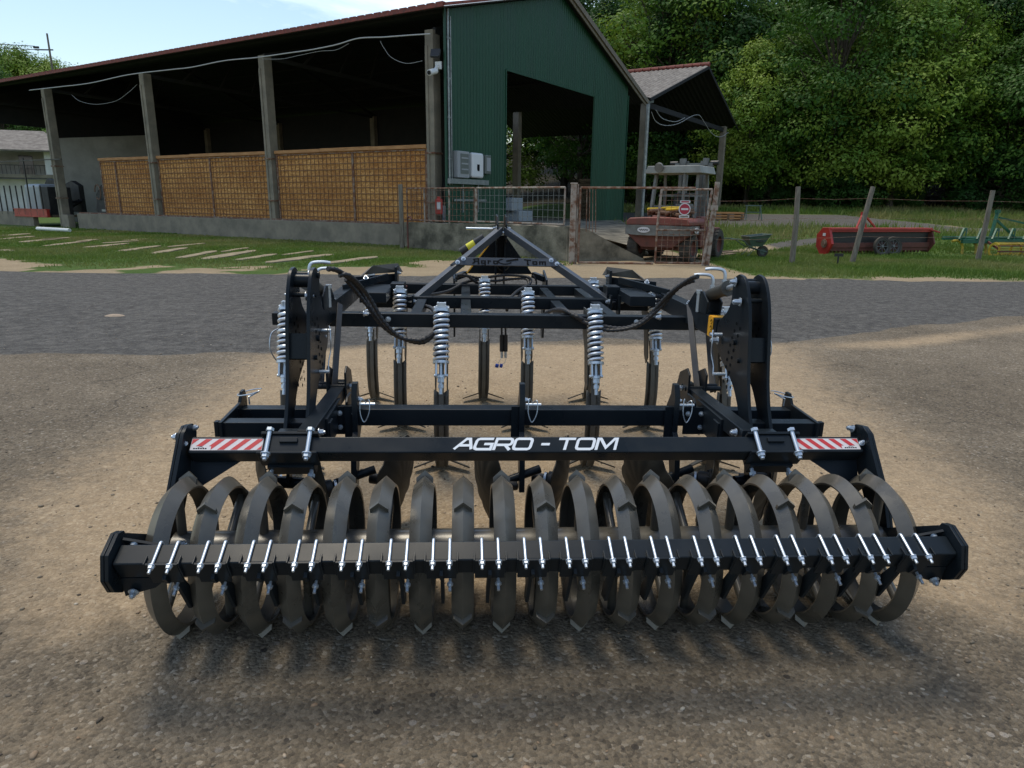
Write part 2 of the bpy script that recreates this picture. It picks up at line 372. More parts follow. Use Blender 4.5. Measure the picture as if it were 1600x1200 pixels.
stripes(-1.458, -1.162, 1); stripes(1.172, 1.472, -1)

# ---- lettering from stroked, squared-off italic letters
def ribbon(mb, pts, w, place, closed=False):
    P = [Vector((p[0], p[1])) for p in pts]; n = len(P); L = []; Rr = []
    for i in range(n):
        if closed: a, b = P[i-1], P[(i+1) % n]
        else: a, b = P[max(i-1, 0)], P[min(i+1, n-1)]
        d1 = (P[i]-a); d2 = (b-P[i])
        d1 = d1.normalized() if d1.length > 0 else d2.normalized(); d2 = d2.normalized() if d2.length > 0 else d1
        m = (d1+d2)
        if m.length < 1e-6: m = d1
        m.normalize(); nn = Vector((-m.y, m.x)); k = w/2/max(.35, abs(nn.dot(Vector((-d1.y, d1.x)))))
        L.append(P[i]+nn*k); Rr.append(P[i]-nn*k)
    vs = [place(q.x, q.y) for q in L]+[place(q.x, q.y) for q in Rr]
    fs = [(i, (i+1) % n, (i+1) % n+n, i+n) for i in range(n if closed else n-1)]
    mb.add(vs, fs)
def rnd(x0, y0, x1, y1, r=.18):
    return [(x0+r, y0), (x1-r, y0), (x1-r*.3, y0+r*.3), (x1, y0+r), (x1, y1-r), (x1-r*.3, y1-r*.3), (x1-r, y1), (x0+r, y1), (x0+r*.3, y1-r*.3), (x0, y1-r), (x0, y0+r), (x0+r*.3, y0+r*.3)]
GLY = {  # strokes in a cell 1 high; width given first
    'A': (1.45, [[(0, 0), (.66, .92), (.92, .92), (1.25, 0)], [(.32, .34), (1.1, .34)]]),
    'G': (1.45, [[(1.2, .92), (.2, .92), (.06, .86), (0, .72), (0, .2), (.06, .06), (.2, 0), (1.2, 0), (1.2, .46), (.62, .46)]]),
    'R': (1.4, [[(0, -.08), (0, .92), (.98, .92), (1.12, .86), (1.17, .74), (1.17, .56), (1.12, .44), (.98, .38), (.08, .38)], [(.72, .38), (1.16, -.08)]]),
    'O': (1.5, ['c', rnd(0, 0, 1.22, .92)]),
    'T': (1.4, [[(-.06, .92), (1.2, .92)], [(.57, .92), (.57, -.08)]]),
    'M': (1.65, [[(0, -.08), (0, .92), (.18, .92), (.7, .14), (1.22, .92), (1.4, .92), (1.4, -.08)]]),
    '-': (.9, [[(.05, .44), (.68, .44)]]), ' ': (.42, [])}
def lettering(text, x0, x1, hgt, tbase, name, m, parent, place3, shear=.32, sw=.215, gap=.2):
    W = sum(GLY[c][0]+0 for c in text); sc = (x1-x0)/(W-.2); sy = hgt; mb = MB(); cx = 0
    for c in text:
        w, st = GLY[c]; closed = False
        for k_, q in enumerate(st):
            if q == 'c': closed = True; continue
            ribbon(mb, q, sw, lambda a, b, cx=cx, k_=k_: place3(x0+(cx+a)*sc+shear*b*sy, tbase+b*sy, k_*.0004), closed)
        cx += w
    return mb.build(name, m, parent, smooth=0, fix=False)
lettering('AGRO - TOM', -.352, .355, .056, -.025, 'lettering', M['white'], rb, lambda x, t, dn: FB(x, t, BS/2+.002+dn), shear=.35)

# ---- scraper bar
ALS = R(27); SY, SZ, SS = -.42, .495, .08
FS, tS, nS = frame(SY, SZ, ALS)
sb = MB().box((0, SY, SZ), (2.94, SS, SS), Euler((ALS, 0, 0)).to_matrix()).build('scraper_bar', BK, root, bevel=.006)
for s in (-1, 1):
    f = MB(); prof = [(.045, .060), (.075, .03), (.075, -.035), (.02, -.125), (-.03, -.125), (-.075, -.08), (-.075, .0), (-.03, .06)]
    pts = [(-.085, .01), (-.085, -.055), (-.055, -.105), (.02, -.125), (.07, -.09), (.09, -.01), (.09, .05), (.06, .075), (-.03, .075)]
    for x_, w_ in ((1.472, .013), (1.487, .012)):
        vs = [Vector((s*(x_), SY, SZ))+tS*a+nS*b for a, b in pts]+[Vector((s*(x_+w_), SY, SZ))+tS*a+nS*b for a, b in pts]; n = len(pts)
        f.add(vs, [tuple(range(n)), tuple(range(2*n-1, n-1, -1))]+[(i, i+n, (i+1) % n+n, (i+1) % n) for i in range(n)])
    f.build('end_flange', BK, root, bevel=.002)
    g = MB()
    for tt, nn in ((.02, .02), (-.02, -.105)):
        pass
    g.add([FS(s*1.467, .055, .045), FS(s*1.30, .055, -.01), FS(s*1.30, .055, -.05), FS(s*1.467, .055, -.10), FS(s*1.467, .065, .045), FS(s*1.30, .065, -.01), FS(s*1.30, .065, -.05), FS(s*1.467, .065, -.10)],
          [(0, 1, 2, 3), (4, 7, 6, 5), (0, 4, 5, 1), (1, 5, 6, 2), (2, 6, 7, 3), (3, 7, 4, 0)])
    g.add([FS(s*1.467, -.04, -.042), FS(s*1.31, -.04, -.042), FS(s*1.36, -.05, -.085), FS(s*1.467, -.06, -.12), FS(s*1.467, -.03, -.042), FS(s*1.31, -.03, -.042), FS(s*1.36, -.04, -.085), FS(s*1.467, -.05, -.12)],
          [(0, 1, 2, 3), (4, 7, 6, 5), (0, 4, 5, 1), (1, 5, 6, 2), (2, 6, 7, 3), (3, 7, 4, 0)])
    g.build('gusset', BK, root)
    b = Each(); b.bolt(FS(s*1.435, .052, .02), -tS*.9+nS*.5, .009, .012, .013); b.bolt(FS(s*1.43, -.062, -.09), -tS, .012, .015, .018); b.bolt((s*1.40, -.1, .385), (-s, -.3, .2), .012, .015, .018); b.build('bolt', ZN, root)
def scraper():
    o = MB()
    hh = SS/2
    o.box(FS(0, -hh-.0055, -.004), (.104, .009, SS+.024), Euler((ALS, 0, 0)).to_matrix())
    for q in (-1, 1):
        o.add([FS(q*.052, -hh-.009, .052), FS(q*.052, -hh-.009, -.03), FS(q*.052, .0-.012, .050), FS(q*.058, -hh-.009, .052), FS(q*.058, -hh-.009, -.03), FS(q*.058, -.012, .050)],
              [(0, 1, 2), (3, 5, 4), (0, 3, 4, 1), (1, 4, 5, 2), (2, 5, 3, 0)])
    o = o.build('scraper', BK, root, bevel=.0015)
    arm = MB(); pts = [(-.405, .415), (-.450, .425), (-.475, .455), (-.455, .475), (-.40, .46), (-.255, .275), (-.240, .225), (-.300, .235)]
    arm.prism(pts, 'x', -.006, .006); arm.build('scraper_arm', BK, o)
    bt = MB()
    for dx, tl in ((.02, 0), (-.0, 0)): pass
    bt.cyl(FS(.03, -hh-.012, -.055), FS(.03, -hh-.06, -.055), .0055, 8); bt.nut(FS(.03, -hh-.028, -.055), -tS, .011, .010); bt.build('bolt', ZN, o)
    for q in (-1, 1):
        u = MB(); x = q*.0285; r = .0052
        pts = [FS(x, -hh-.040, hh+r+.001), FS(x, hh-.002, hh+r+.001), FS(x, hh+.004, hh+r-.001), FS(x, hh+r+.001, hh+.001), FS(x, hh+r+.001, -hh)]
        u.tube(pts, r, 10)
        u.tube([FS(x, -hh-.010, hh+r+.001), FS(x, -hh-.0125, hh+r+.001)], .0120, 16); u.nut(FS(x, -hh-.0125, hh+r+.001), -tS, .0102, .011)
        u.build('u_bolt', ZN, o)
    return o
UBX = [254.5, 330.5, 403, 476, 549.5, 622, 689.5, 766, 833.4, 900, 968, 1034.7, 1103, 1169, 1234, 1302.5, 1365, 1431]
s0 = scraper()
for i in range(18):
    o = s0 if i == 0 else copy_tree(s0, root)
    o.location.x = at(UBX[i], 857, y=-.455).x

# ---- disc row
DY, DZ = .85, .617
MB().box((0, DY, DZ), (2.1, .09, .09)).build('disc_beam', BK, root, bevel=.006)
def disc(x, y, z, tilt, flip):
    pts = []; n = 96; vs = []; fs = []
    for k in range(n):
        a = 2*PI*k/n; ph = (k % 8)/8; rr = .250-.020*max(0, math.sin(ph*2*PI-PI/2)*.5+.5)**1.5
        pts.append((rr*math.cos(a), rr*math.sin(a)))
    rings_ = [(0.0, .045), (.35, .043), (.7, .026), (1.0, 0)]
    mb = MB()
    for th in (0, .005):
        b = len(vs)
        for fr, dx in rings_:
            for p in pts: vs.append(Vector((flip*(dx+th), p[0]*max(fr, .01), p[1]*max(fr, .01))))
        for q in range(3):
            for k in range(n): k2 = (k+1) % n; fs.append((b+q*n+k, b+q*n+k2, b+(q+1)*n+k2, b+(q+1)*n+k))
    b2 = 4*n
    for k in range(n): k2 = (k+1) % n; fs.append((3*n+k, 3*n+k2, b2+3*n+k2, b2+3*n+k))
    mb.add(vs, fs); mb.tf(Matrix.Translation((x, y, z)) @ Matrix.Rotation(tilt, 4, 'Z') @ Matrix.Rotation(flip*R(8), 4, 'Y'))
    d = mb.build('disc', M['discsteel'], root, smooth=30)
    h = MB(); hc = Vector((0, 0, 0)); dr = -flip
    h.lathe([(0, dr*.0), (.062, dr*.0), (.062, dr*.012), (.045, dr*.02), (.045, dr*.07), (.037, dr*.075), (.028, dr*.08), (.028, dr*.16), (0, dr*.16)], (flip*.03, 0, 0), 'x', 24)
    for k in range(5): a = k*2*PI/5; h.bolt((flip*.03+dr*.012, .05*math.cos(a), .05*math.sin(a)), (dr, 0, 0), .007, .008, .009)
    h.tf(Matrix.Translation((x, y, z)) @ Matrix.Rotation(tilt, 4, 'Z')); h.build('hub', M['blackmat'], d)
    s_ = MB().lathe([(.034, dr*.082), (.037, dr*.082), (.037, dr*.094), (.034, dr*.094)], (flip*.03, 0, 0), 'x', 24, closed=True); s_.tf(Matrix.Translation((x, y, z)) @ Matrix.Rotation(tilt, 4, 'Z')); s_.build('hub_seal', ZN, d)
for x0 in (-.862, -.010, .800):
    a = MB(); a.prism([(.77, .74), (.80, .80), (.84, .80), (.85, .74), (.91, .66), (.91, .55), (.84, .50), (.74, .26), (.66, .26), (.70, .50), (.77, .55)], 'x', x0-.014, x0+.014)
    a.box((x0-.03, .79, .60), (.05, .012, .17)); a.cyl((x0-.1, .70, .30), (x0+.10, .74, .36), .022, 12); a.build('disc_arm', BK, root, bevel=.002)
    disc(x0-.150, .66, .285, R(20), -1); disc(x0+.19, .76, .285, R(-19), 1)
    p = MB(); p.tube(spline([(x0+.055, .79, .70), (x0+.035, .77, .73), (x0+.03, .755, .66), (x0+.05, .75, .61), (x0+.075, .755, .66), (x0+.075, .77, .72), (x0+.055, .79, .70)], 6), .0028, 6); p.cyl((x0+.02, .80, .69), (x0+.10, .80, .69), .008, 8)
    p.build('lynch_pin', ZN, root); b = Each(); b.bolt((x0+.016, .82, .71), (1, 0, 0), .011, .012, .016); b.build('bolt', ZN, root)
for s in (-1, 1):
    e = MB()
    e.box((s*1.19, DY, DZ+.004), (.50, .075, .075)); e.box((s*1.19, .585, .635), (.50, .075, .075)); e.box((s*.96, .72, .62), (.02, .36, .15)); e.box((s*1.19, .71, .600), (.46, .18, .01))
    e.prism([(.53, .595), (.53, .680), (.82, .690), (.86, .74), (.90, .74), (.92, .69), (.92, .56), (.60, .56)], 'x', s*1.435, s*1.452); e.box((s*1.462, .545, .645), (.02, .03, .075))
    e.box((s*1.36, .50, .48), (.10, .012, .22), (0, 0, 0)) if False else None
    e.build('disc_extension', BK, root, bevel=.003)
    p = MB(); c = Vector((s*1.40, .86, .735)); q = Matrix.Rotation(s*R(12), 3, 'Y')
    p.tube([c+q @ Vector((.062*math.cos(t)*s, .05*math.sin(t), .0)) for t in np.linspace(-2.6, 2.6, 22)], .003, 6); p.tube([c+q @ Vector((-.055*s, -.02, 0)), c+Vector((-.01*s, -.055, -.01)), c+Vector((-.01*s, -.05, -.05))], .0045, 8); p.build('ring_pin', ZN, root)
    disc(s*1.30, .74, .285, R(-20*s), s)
    a = MB(); a.bar((s*1.14, .62, .60), (s*1.19, .70, .32), .07, .016, (1, 0, 0)); a.cyl((s*1.12, .70, .30), (s*1.25, .72, .3), .03, 14); a.build('disc_arm', BK, root)
    # side bracket with bolts by the disc beam
    k = MB(); k.prism([(.80, .53), (.80, .70), (.83, .72), (.93, .72), (.93, .53)], 'x', s*.90, s*.912); k.box((s*.91, .80, .605), (.12, .012, .15)); k.build('side_bracket', BK, root, bevel=.002)
    b = Each()
    for dx, dz in ((-.04, .035), (.03, .035), (.03, -.04)): b.bolt((s*(.91+dx), .793, .61+dz), (0, -1, 0), .010, .01, .014)
    b.build('bolt', ZN, root)

# ---- lower arms, links, sector plates, upper arms, cylinders
for s in (-1, 1):
    lo = MB(); lo.box((s*1.0, .785, .672), (.075, .96, .075), (R(-1), 0, 0)); lo.prism([(1.05, .60), (1.05, .79), (1.10, .82), (1.22, .77), (1.27, .66), (1.22, .58)], 'x', s*.945, s*.957)
    lo.prism([(1.05, .60), (1.05, .79), (1.10, .82), (1.22, .77), (1.27, .66), (1.22, .58)], 'x', s*1.043, s*1.055)
    lo.build('lower_arm', BK, root, bevel=.004)
    b = Each(); b.bolt((s*.944, 1.16, .69), (-s, 0, 0), .014, .02, .02); b.bolt((s*.955, .36, .69), (-s, 0, 0), .013, .018, .019); b.build('bolt', ZN, root)
    for (tx, ty_, yt), (bx_, by_, yb) in ((((1077, 475, 1.63), (1090, 612, 1.10)), ((1104, 480, 1.76), (1114, 612, 1.16))) if s > 0 else (((531, 475, 1.63), (522, 605, 1.10)), ((509, 480, 1.76), (501, 605, 1.16)))):
        k = MB(); k.bar(at(tx, ty_, y=yt), at(bx_, by_, y=yb), .012, .036, (s*.5, -.8, 0))
        k.build('link_bar', M['blackmat'], root, bevel=.002); MB().cyl((s*.94, by_*0+(1.10 if ty_ == 475 else 1.16), .70), (s*1.15, 1.10 if ty_ == 475 else 1.16, .70), .014, 12).build('link_pin', BK, root)
    b = Each(); b.bolt((s*.925, 1.64, 1.02), (-s, -.2, 0), .013, .02, .019); b.bolt((s*.78, 1.657, .985), (0, -1, 0), .012, .016, .017); b.build('bolt', ZN, root)
    prof = [(.83, 1.375), (.77, 1.365), (.72, 1.32), (.675, 1.24), (.64, 1.12), (.615, .99), (.585, .86), (.54, .74), (.475, .63), (.44, .585), (.50, .56), (.56, .59), (.63, .66), (.69, .735), (.755, .80), (.84, .85), (.95, .90), (1.04, .96), (1.06, 1.05), (1.04, 1.10), (.98, 1.14), (.93, 1.18), (.90, 1.24), (.90, 1.31), (.88, 1.355)]
    prof = [(v.x, v.y) for v in spline([(p_[0], p_[1], 0) for p_ in prof]+[(prof[0][0], prof[0][1], 0)], 3)][:-1]
    for xx, w in ((1.065+s*.025, .017), (1.163+s*.025, .017)):
        p = MB(); p.prism(prof, 'x', s*xx-w/2, s*xx+w/2)
        sp = p.build('sector_plate', BK, root, bevel=.003)
        hl = MB()
        for rr in range(2):
            for k in range(9):
                t = k/8; y = .64+.0*t+rr*.05+.32*(1-t)**2*.3+.05*math.sin(t*3); z = .78+.33*t+rr*.018
                for sd_ in (-1, 1):
                    c0 = Vector((s*xx+sd_*(w/2+.0012), y+.10, z)); hl.tube([c0, c0+Vector((sd_*.0006, 0, 0))], .0095, 12)
        hl.build('adjusting_hole', M['sticker_ink'], sp, smooth=0)
    for y0, z0, r_ in ((.85, 1.335, .017), (.76, 1.25, .012), (.80, 1.03, .016), (.72, .95, .012)):
        MB().cyl((s*1.045+.025, y0, z0), (s*1.18+.025, y0, z0), r_, 14).build('cross_pin', BK, root)
    MB().cyl((s*1.075+.025, .82, 1.31), (s*1.155+.025, .82, 1.31), .033, 18).build('spacer', BK, root)
    MB().box((s*1.114+.025, .655, 1.02), (.084, .012, .12), (R(-12), 0, 0)).build('stop_plate', BK, root)
    pn = MB(); pn.cyl((s*1.05, .90, 1.05), (s*.985, .90, 1.05), .010, 10); pn.cyl((s*1.05, .80, .86), (s*.985, .80, .86), .009, 10); pn.bolt((s*1.068, .84, 1.335), (-s, 0, 0), .014, .018, .024); pn.bolt((s*1.068, .75, 1.245), (-s, 0, 0), .015, .03, .022)
    pn.bolt((s*1.068, 1.0, 1.0), (-s, 0, 0), .015, .03, .022); pn.bolt((s*1.171+.025, .84, 1.335), (s, 0, 0), .012, .010, .02); pn.bolt((s*1.171+.025, .75, 1.25), (s, 0, 0), .012, .010, .02)
    pn.build('pin', ZN, root)
    cl = Each(); cl.tube(spline([(s*1.0, .88, 1.05), (s*.985, .86, 1.08), (s*.975, .83, 1.02), (s*.98, .84, .96), (s*.99, .82, .90), (s*.985, .80, .86)], 5), .003, 6); cl.tube(spline([(s*1.215, .78, 1.08), (s*1.24, .74, 1.06), (s*1.245, .72, .99), (s*1.225, .74, .93)], 6), .003, 6); cl.build('retaining_clip', ZN, root)
    ua = MB(); ua.box((s*1.14, 1.97, 1.04), (.085, 1.70, .115)); ua.prism([(1.30, 1.09), (1.28, 1.17), (1.38, 1.22), (1.52, 1.20), (1.66, 1.09)], 'x', s*1.10-.006, s*1.10+.006)
    ua.prism([(1.30, 1.09), (1.28, 1.17), (1.38, 1.22), (1.52, 1.20), (1.66, 1.09)], 'x', s*1.18-.006, s*1.18+.006)
    ua.box((s*.84, 2.86, 1.10), (.02, .14, .20)); ua.box((s*.93, 2.35, 1.055), (.18, .50, .07)); ua.box((s*.80, 2.55, 1.06), (.10, .16, .10)); ua.bar((s*1.14, 2.55, 1.10), (s*.84, 2.86, 1.10), .012, .09); ua.bar((s*1.14, 2.2, 1.105), (s*.90, 2.75, 1.13), .02, .05)
    ua.build('upper_arm', BK, root, bevel=.004)
    mg = MB(); mg.add([(s*.80, 2.93, 1.15), (s*1.08, 2.80, 1.14), (s*1.13, 2.62, 1.10), (s*.84, 2.95, 1.215), (s*1.02, 2.83, 1.205), (s*1.13, 2.66, 1.115)], [(0, 1, 4, 3), (1, 2, 5, 4)]); mo = mg.build('stone_guard', M['greydark'], root, smooth=0); md = mo.modifiers.new('s', 'SOLIDIFY'); md.thickness = .006
    b = Each(); b.bolt((s*.829, 2.84, 1.15), (-s, -.3, 0), .012, .018, .018); b.bolt((s*1.0, 2.3, 1.165), (0, -.5, 1), .012, .012, .018); b.bolt((s*1.12, 1.70, 1.10), (0, -.2, 1), .010, .01, .014)
    b.build('bolt', ZN, root)
    cy = MB(); A0 = Vector((s*1.14, 1.46, 1.175)); A1 = Vector((s*1.14, 1.13, 1.265)); A2 = Vector((s*1.14, .85, 1.335)); cy.cyl(A0, A1, .036, 22); cy.cyl(A1, A1+(A2-A1).normalized()*.03, .043, 22); cy.cyl(A0-(A1-A0).normalized()*.05, A0, .025, 14)
    cyo = cy.build('hydraulic_cylinder', M['greydark'], root); MB().cyl(A1, A2, .016, 14).build('rod', ZN, cyo)
    for y_, z_ in ((1.16, 1.29), (1.34, 1.24)):
        ft = MB(); ft.tube(spline([(s*1.135, y_, z_), (s*1.135, y_, z_+.05), (s*1.12, y_+.01, z_+.075), (s*1.07, y_+.02, z_+.08), (s*1.03, y_+.03, z_+.075)], 6), .009, 10); ft.nut((s*1.135, y_, z_), (0, 0, 1), .014, .02); ft.build('hose_fitting', ZN, cyo)
    gp = MB(); gp.cyl((s*1.09, 1.43, 1.09), (s*1.09, 1.43, 1.22), .012, 12); gp.nut((s*1.09, 1.43, 1.20), (0, 0, 1), .018, .02); gp.build('swivel_pin', ZN, root)
ys = MB(); ys.box((1.096, 1.42, 1.14), (.004, .03, .09)); ys.build('sticker', M['yellow'], root)
st = MB(); st.box((1.0955, 1.205, 1.04), (.003, .075, .112)); st.box((1.14, 1.205, 1.0986), (.086, .075, .003)); so = st.build('warning_sticker', M['yellow'], root)
ik = MB()
for k in range(3): ik.tube([(1.0935, 1.19+.012*math.cos(t), 1.00+k*.035+.012*math.sin(t)) for t in np.linspace(0, 5, 9)], .0022, 5)
ik.build('pictogram', M['sticker_ink'], so)

# ---- main frame
for y in (1.70, 2.50, 3.30):
    MB().box((.02, y, .977), (2.34 if y < 2 else 2.1, .085, .085)).build('main_beam', BK, root, bevel=.006)
for x in (-.62, .66, -.30, .36):
    MB().box((x, 2.5, .970), (.07, 1.5, .07)).build('frame_rail', BK, root, bevel=.004)
MB().bar((-.82, 3.25, 1.0), (-.90, 2.6, 1.0), .06, .012).build('frame_rail', M['redrust'], root)

# ---- tines
def spring_pts(a, b, r, turns, n=16):
    a = Vector(a); b = Vector(b); d = (b-a); L = d.length; d.normalize(); x = d.orthogonal().normalized(); y = d.cross(x)
    N = int(turns*n); return [a+d*(L*i/N)+(x*math.cos(2*PI*i/n)+y*math.sin(2*PI*i/n))*r for i in range(N+1)]
def tine():
    t = empty('tine'); t.parent = root
    # local frame: origin on the ground below the beam's centre line
    bk = MB()
    for q in (-1, 1):
        bk.prism([(.07, 1.055), (-.06, 1.055), (-.10, .99), (-.17, .72), (-.20, .60), (-.15, .545), (-.09, .60), (-.03, .80), (.07, .90)], 'x', q*.036-.004, q*.036+.004)
    bk.box((0, -.045-.006+.0, .90), (.066, .012, .10)); bk.build('pivot_bracket', M['greydark'], t, bevel=.0015)
    sh = MB(); path = spline([(-.10, .80), (-.17, .64), (-.215, .48), (-.235, .33), (-.22, .17), (-.17, .06)], 5)
    n = len(path); vs = []
    P = [Vector((p[0], p[1])) for p in [(q[0], q[1]) for q in [(v.x, v.y) for v in [Vector((a.x, a.y, 0)) for a in [Vector((b_[0], b_[1], 0)) for b_ in path]]]]]
    for i, p in enumerate(P):
        d = (P[min(i+1, n-1)]-P[max(i-1, 0)]).normalized(); nn = Vector((-d.y, d.x)); w = .045*(1-.35*i/n)
        for sx in (-.015, .015):
            for k in (-1, 1): q = p+nn*w*k*.6; vs.append((sx, q.x, q.y))
    fs = []
    for i in range(n-1):
        a = i*4; b = a+4
        fs += [(a, a+1, b+1, b), (a+2, b+2, b+3, a+3), (a, b, b+2, a+2), (a+1, a+3, b+3, b+1)]
    fs += [(0, 2, 3, 1), (4*n-4, 4*n-3, 4*n-1, 4*n-2)]
    sh.add(vs, fs).build('shank', M['shin'], t)
    # V-shaped shin running down the front of the shank, swallow-tailed at the top
    sn = MB(); pr = spline([(-.185, .54), (-.20, .44), (-.205, .32), (-.185, .20), (-.145, .10), (-.10, .03)], 5); m = len(pr); vs = []
    for i, p in enumerate(pr):
        y, z = p[0], p[1]; ear = .035 if i == 0 else 0; hw = .047-.010*max(0, (i/m-.7)/.3)
        for sx, dy, dz in ((-hw, -.030, ear), (0, .014, -ear*.3), (hw, -.030, ear)):
            vs.append((sx, y+dy, z+dz)); 
    fs = []
    for i in range(m-1):
        for k in (0, 1): a = i*3+k; fs.append((a, a+1, a+4, a+3))
    so_ = sn.add(vs, fs).build('shin', M['shin'], t, smooth=20); md = so_.modifiers.new('s', 'SOLIDIFY'); md.thickness = .010; md.offset = 1
    # winged share
    wg = MB()
    for q in (-1, 1):
        A = [Vector((0, -.055, .075)), Vector((0, .03, .045)), Vector((q*.175, -.115, .028)), Vector((q*.180, -.165, .040)), Vector((q*.04, -.10, .072))]
        wg.add(A+[a-Vector((0, 0, .009)) for a in A], [(0, 1, 2, 3, 4), (9, 8, 7, 6, 5)]+[(i, i+5, (i+1) % 5+5, (i+1) % 5) for i in range(5)])
    wg.box((0, -.03, .035), (.045, .13, .035), (R(-14), 0, 0)); wg.bolt((0, -.095, .075), (0, -.7, .7), .010, .01, .013)
    wg.build('winged_share', M['greydark'], t, smooth=25)
    # compression spring with its clevises
    a = Vector((0, -.125, 1.045)); b = Vector((0, -.235, .755)); d = (b-a).normalized()
    so = MB().tube(spring_pts(a, b, .0415, 9.5), .0108, 8).build('spring', M['spring'], t)
    inn = MB().cyl(a, b, .031, 18); inn.build('spring_core', M['navy'], so)
    c2 = MB(); c2.cyl(b-d*.004, b+d*.012, .050, 20)
    cp = MB(); cp.cyl(a-d*.012, a+d*.004, .048, 20)
    for q in (-1, 1):
        cp.box(a-d*.028+Vector((q*.022, 0, 0)), (.010, .05, .055)); c2.box(b+d*.045+Vector((q*.028, 0, 0)), (.010, .05, .085), (R(-20), 0, 0))
    c2.build('spring_clevis', ZN, so)
    cp.bolt(a-d*.025+Vector((.027, 0, 0)), (1, 0, 0), .010, .01, .015); cp.bolt(a-d*.025+Vector((-.027, 0, 0)), (-1, 0, 0), .010, .01, .015)
    cp.box(a-d*.03, (.036, .03, .05))
    cp.build('spring_clevis', ZN, so)
    ro = MB(); ro.cyl(b, b+d*.20, .012, 12); ro.tube([b+d*.085, b+d*.10], .028, 18); ro.nut(b+d*.10, d, .022, .028); ro.nut(b+d*.14, d, .018, .022); ro.cyl(b+d*.085+Vector((-.042, 0, 0)), b+d*.085+Vector((.042, 0, 0)), .010, 10)
    ro.build('tension_rod', ZN, so)
    return t
t0 = tine(); first = True
for y, xs in ((1.78, (-1.375, -.45, .502, 1.335)), (2.60, (-.778, .155, 1.10)), (3.40, (-1.085, -.142, .785))):
    for x in xs:
        t = t0 if first else copy_tree(t0, root); first = False
        t.location = (x, y-.05, 0)
        if abs(x) > 1.3: t.location.y -= .02
for s in (-1, 1):
    MB().box((s*1.34, 1.71, .975), (.30, .075, .075)).build('tine_extension', BK, root, bevel=.003)

# ---- headstock
HG = M['headgrey']
bL, bR, ap = Vector((-.715, 2.45, .955)), Vector((.80, 2.45, .975)), Vector((.012, 3.32, 1.475))
hs = Each(); hs.bar(bL, ap+Vector((-.02, 0, 0)), .055, .055); hs.bar(bR, ap+Vector((.02, 0, 0)), .055, .055); hd = hs.build('headstock_arm', HG, root, bevel=.003)
hb = Each()
for p, s in ((bL, -1), (bR, 1)):
    hb.box(p+Vector((-s*.03, -.01, 0)), (.014, .10, .16)); hb.box(p+Vector((s*.035, -.01, 0)), (.014, .10, .16))
hb.build('headstock_lug', BK, root, bevel=.003)
b = Each()
for p, s in ((bL, -1), (bR, 1)): b.bolt(p+Vector((s*.045, -.02, .03)), (s, -.4, 0), .014, .018, .02); b.bolt(p+Vector((-s*.04, -.02, .03)), (-s, -.4, 0), .014, .018, .02)
b.build('bolt', ZN, root)
c0 = at(709, 408, y=2.86); c1 = at(876, 411, y=2.86); cz = (c0.z+c1.z)/2
AC = R(56); FC, tC, nC = frame(2.86, cz, AC)
cpm = MB(); pts = [(c0.x-.03, -.034), (c0.x+.045, .034), (c1.x-.045, .034), (c1.x+.03, -.034)]
vs = [FC(x, t, -.006) for x, t in pts]+[FC(x, t, .006) for x, t in pts]
cpm.add(vs, [(0, 1, 2, 3), (7, 6, 5, 4), (0, 4, 5, 1), (1, 5, 6, 2), (2, 6, 7, 3), (3, 7, 4, 0)]); co = cpm.build('cross_plate', HG, root, bevel=.0015)
b = Each()
for x, t in ((c0.x+.03, -.012), (c0.x+.075, .018), (c1.x-.03, -.012), (c1.x-.075, .018)): b.bolt(FC(x, t, .006), nC, .012, .014, .018)
b.build('bolt', ZN, co)
GL2 = {'A': (1.0, [[(.0, 0), (.25, .25), (.25, .7), (.1, .9)], [(.25, .85), (.75, .95), (.75, 0), (.9, 0)], [(.25, .45), (.75, .45)]]), 'g': (.85, [[(.6, .1), (.15, .1), (.15, .55), (.6, .55), (.6, -.3), (.15, -.3)]]), 'r': (.7, [[(.15, 0), (.15, .6), (.5, .5)]]),
       'o': (.85, [[(.15, .05), (.6, .05), (.6, .55), (.15, .55), (.15, .05)]]), 'T': (1.0, [[(0, .9), (.9, .8)], [(.45, .85), (.45, 0), (.65, 0)]]), 'm': (1.1, [[(.15, 0), (.15, .55), (.5, .55), (.5, 0)], [(.5, .55), (.85, .55), (.85, 0), (.95, 0)]])}
lt = MB(); xm = (c0.x+c1.x)/2; sx = .062
def put(word, x0):
    cx = 0
    for c in word:
        w, st_ = GL2[c]
        for k_, q in enumerate(st_): ribbon(lt, q, .20, lambda a, b_, cx=cx: FC(x0+(cx+a)*sx, -.022+b_*.046, .0085+k_*.0004))
        cx += w
put('Agro', xm-.275); put('Tom', xm+.13)
ribbon(lt, [(xm-.02+.052*math.cos(t), .0+.022*math.sin(t)) for t in np.linspace(1.9, 6.0, 14)], .009, lambda a, b_: FC(a, b_, .0085)); ribbon(lt, [(xm-.01, .004), (xm+.03, .012), (xm+.085, .022)], .015, lambda a, b_: FC(a, b_, .0087))
lt.build('lettering', M['sticker_ink'], co, smooth=0, fix=False)
tp = MB()
for q in (-1, 1):
    tp.prism([(3.28, 1.40), (3.28, 1.52), (3.34, 1.585), (3.52, 1.60), (3.60, 1.56), (3.62, 1.30), (3.60, 1.0), (3.50, 1.0), (3.42, 1.35)], 'x', q*.037-.007, q*.037+.007)
tp.add([(-.30, 3.60, 1.08), (.30, 3.60, 1.08), (.045, 3.54, 1.42), (-.045, 3.54, 1.42), (-.30, 3.615, 1.08), (.30, 3.615, 1.08), (.045, 3.555, 1.42), (-.045, 3.555, 1.42)], [(0, 1, 2, 3), (7, 6, 5, 4), (0, 4, 5, 1), (1, 5, 6, 2), (2, 6, 7, 3), (3, 7, 4, 0)])
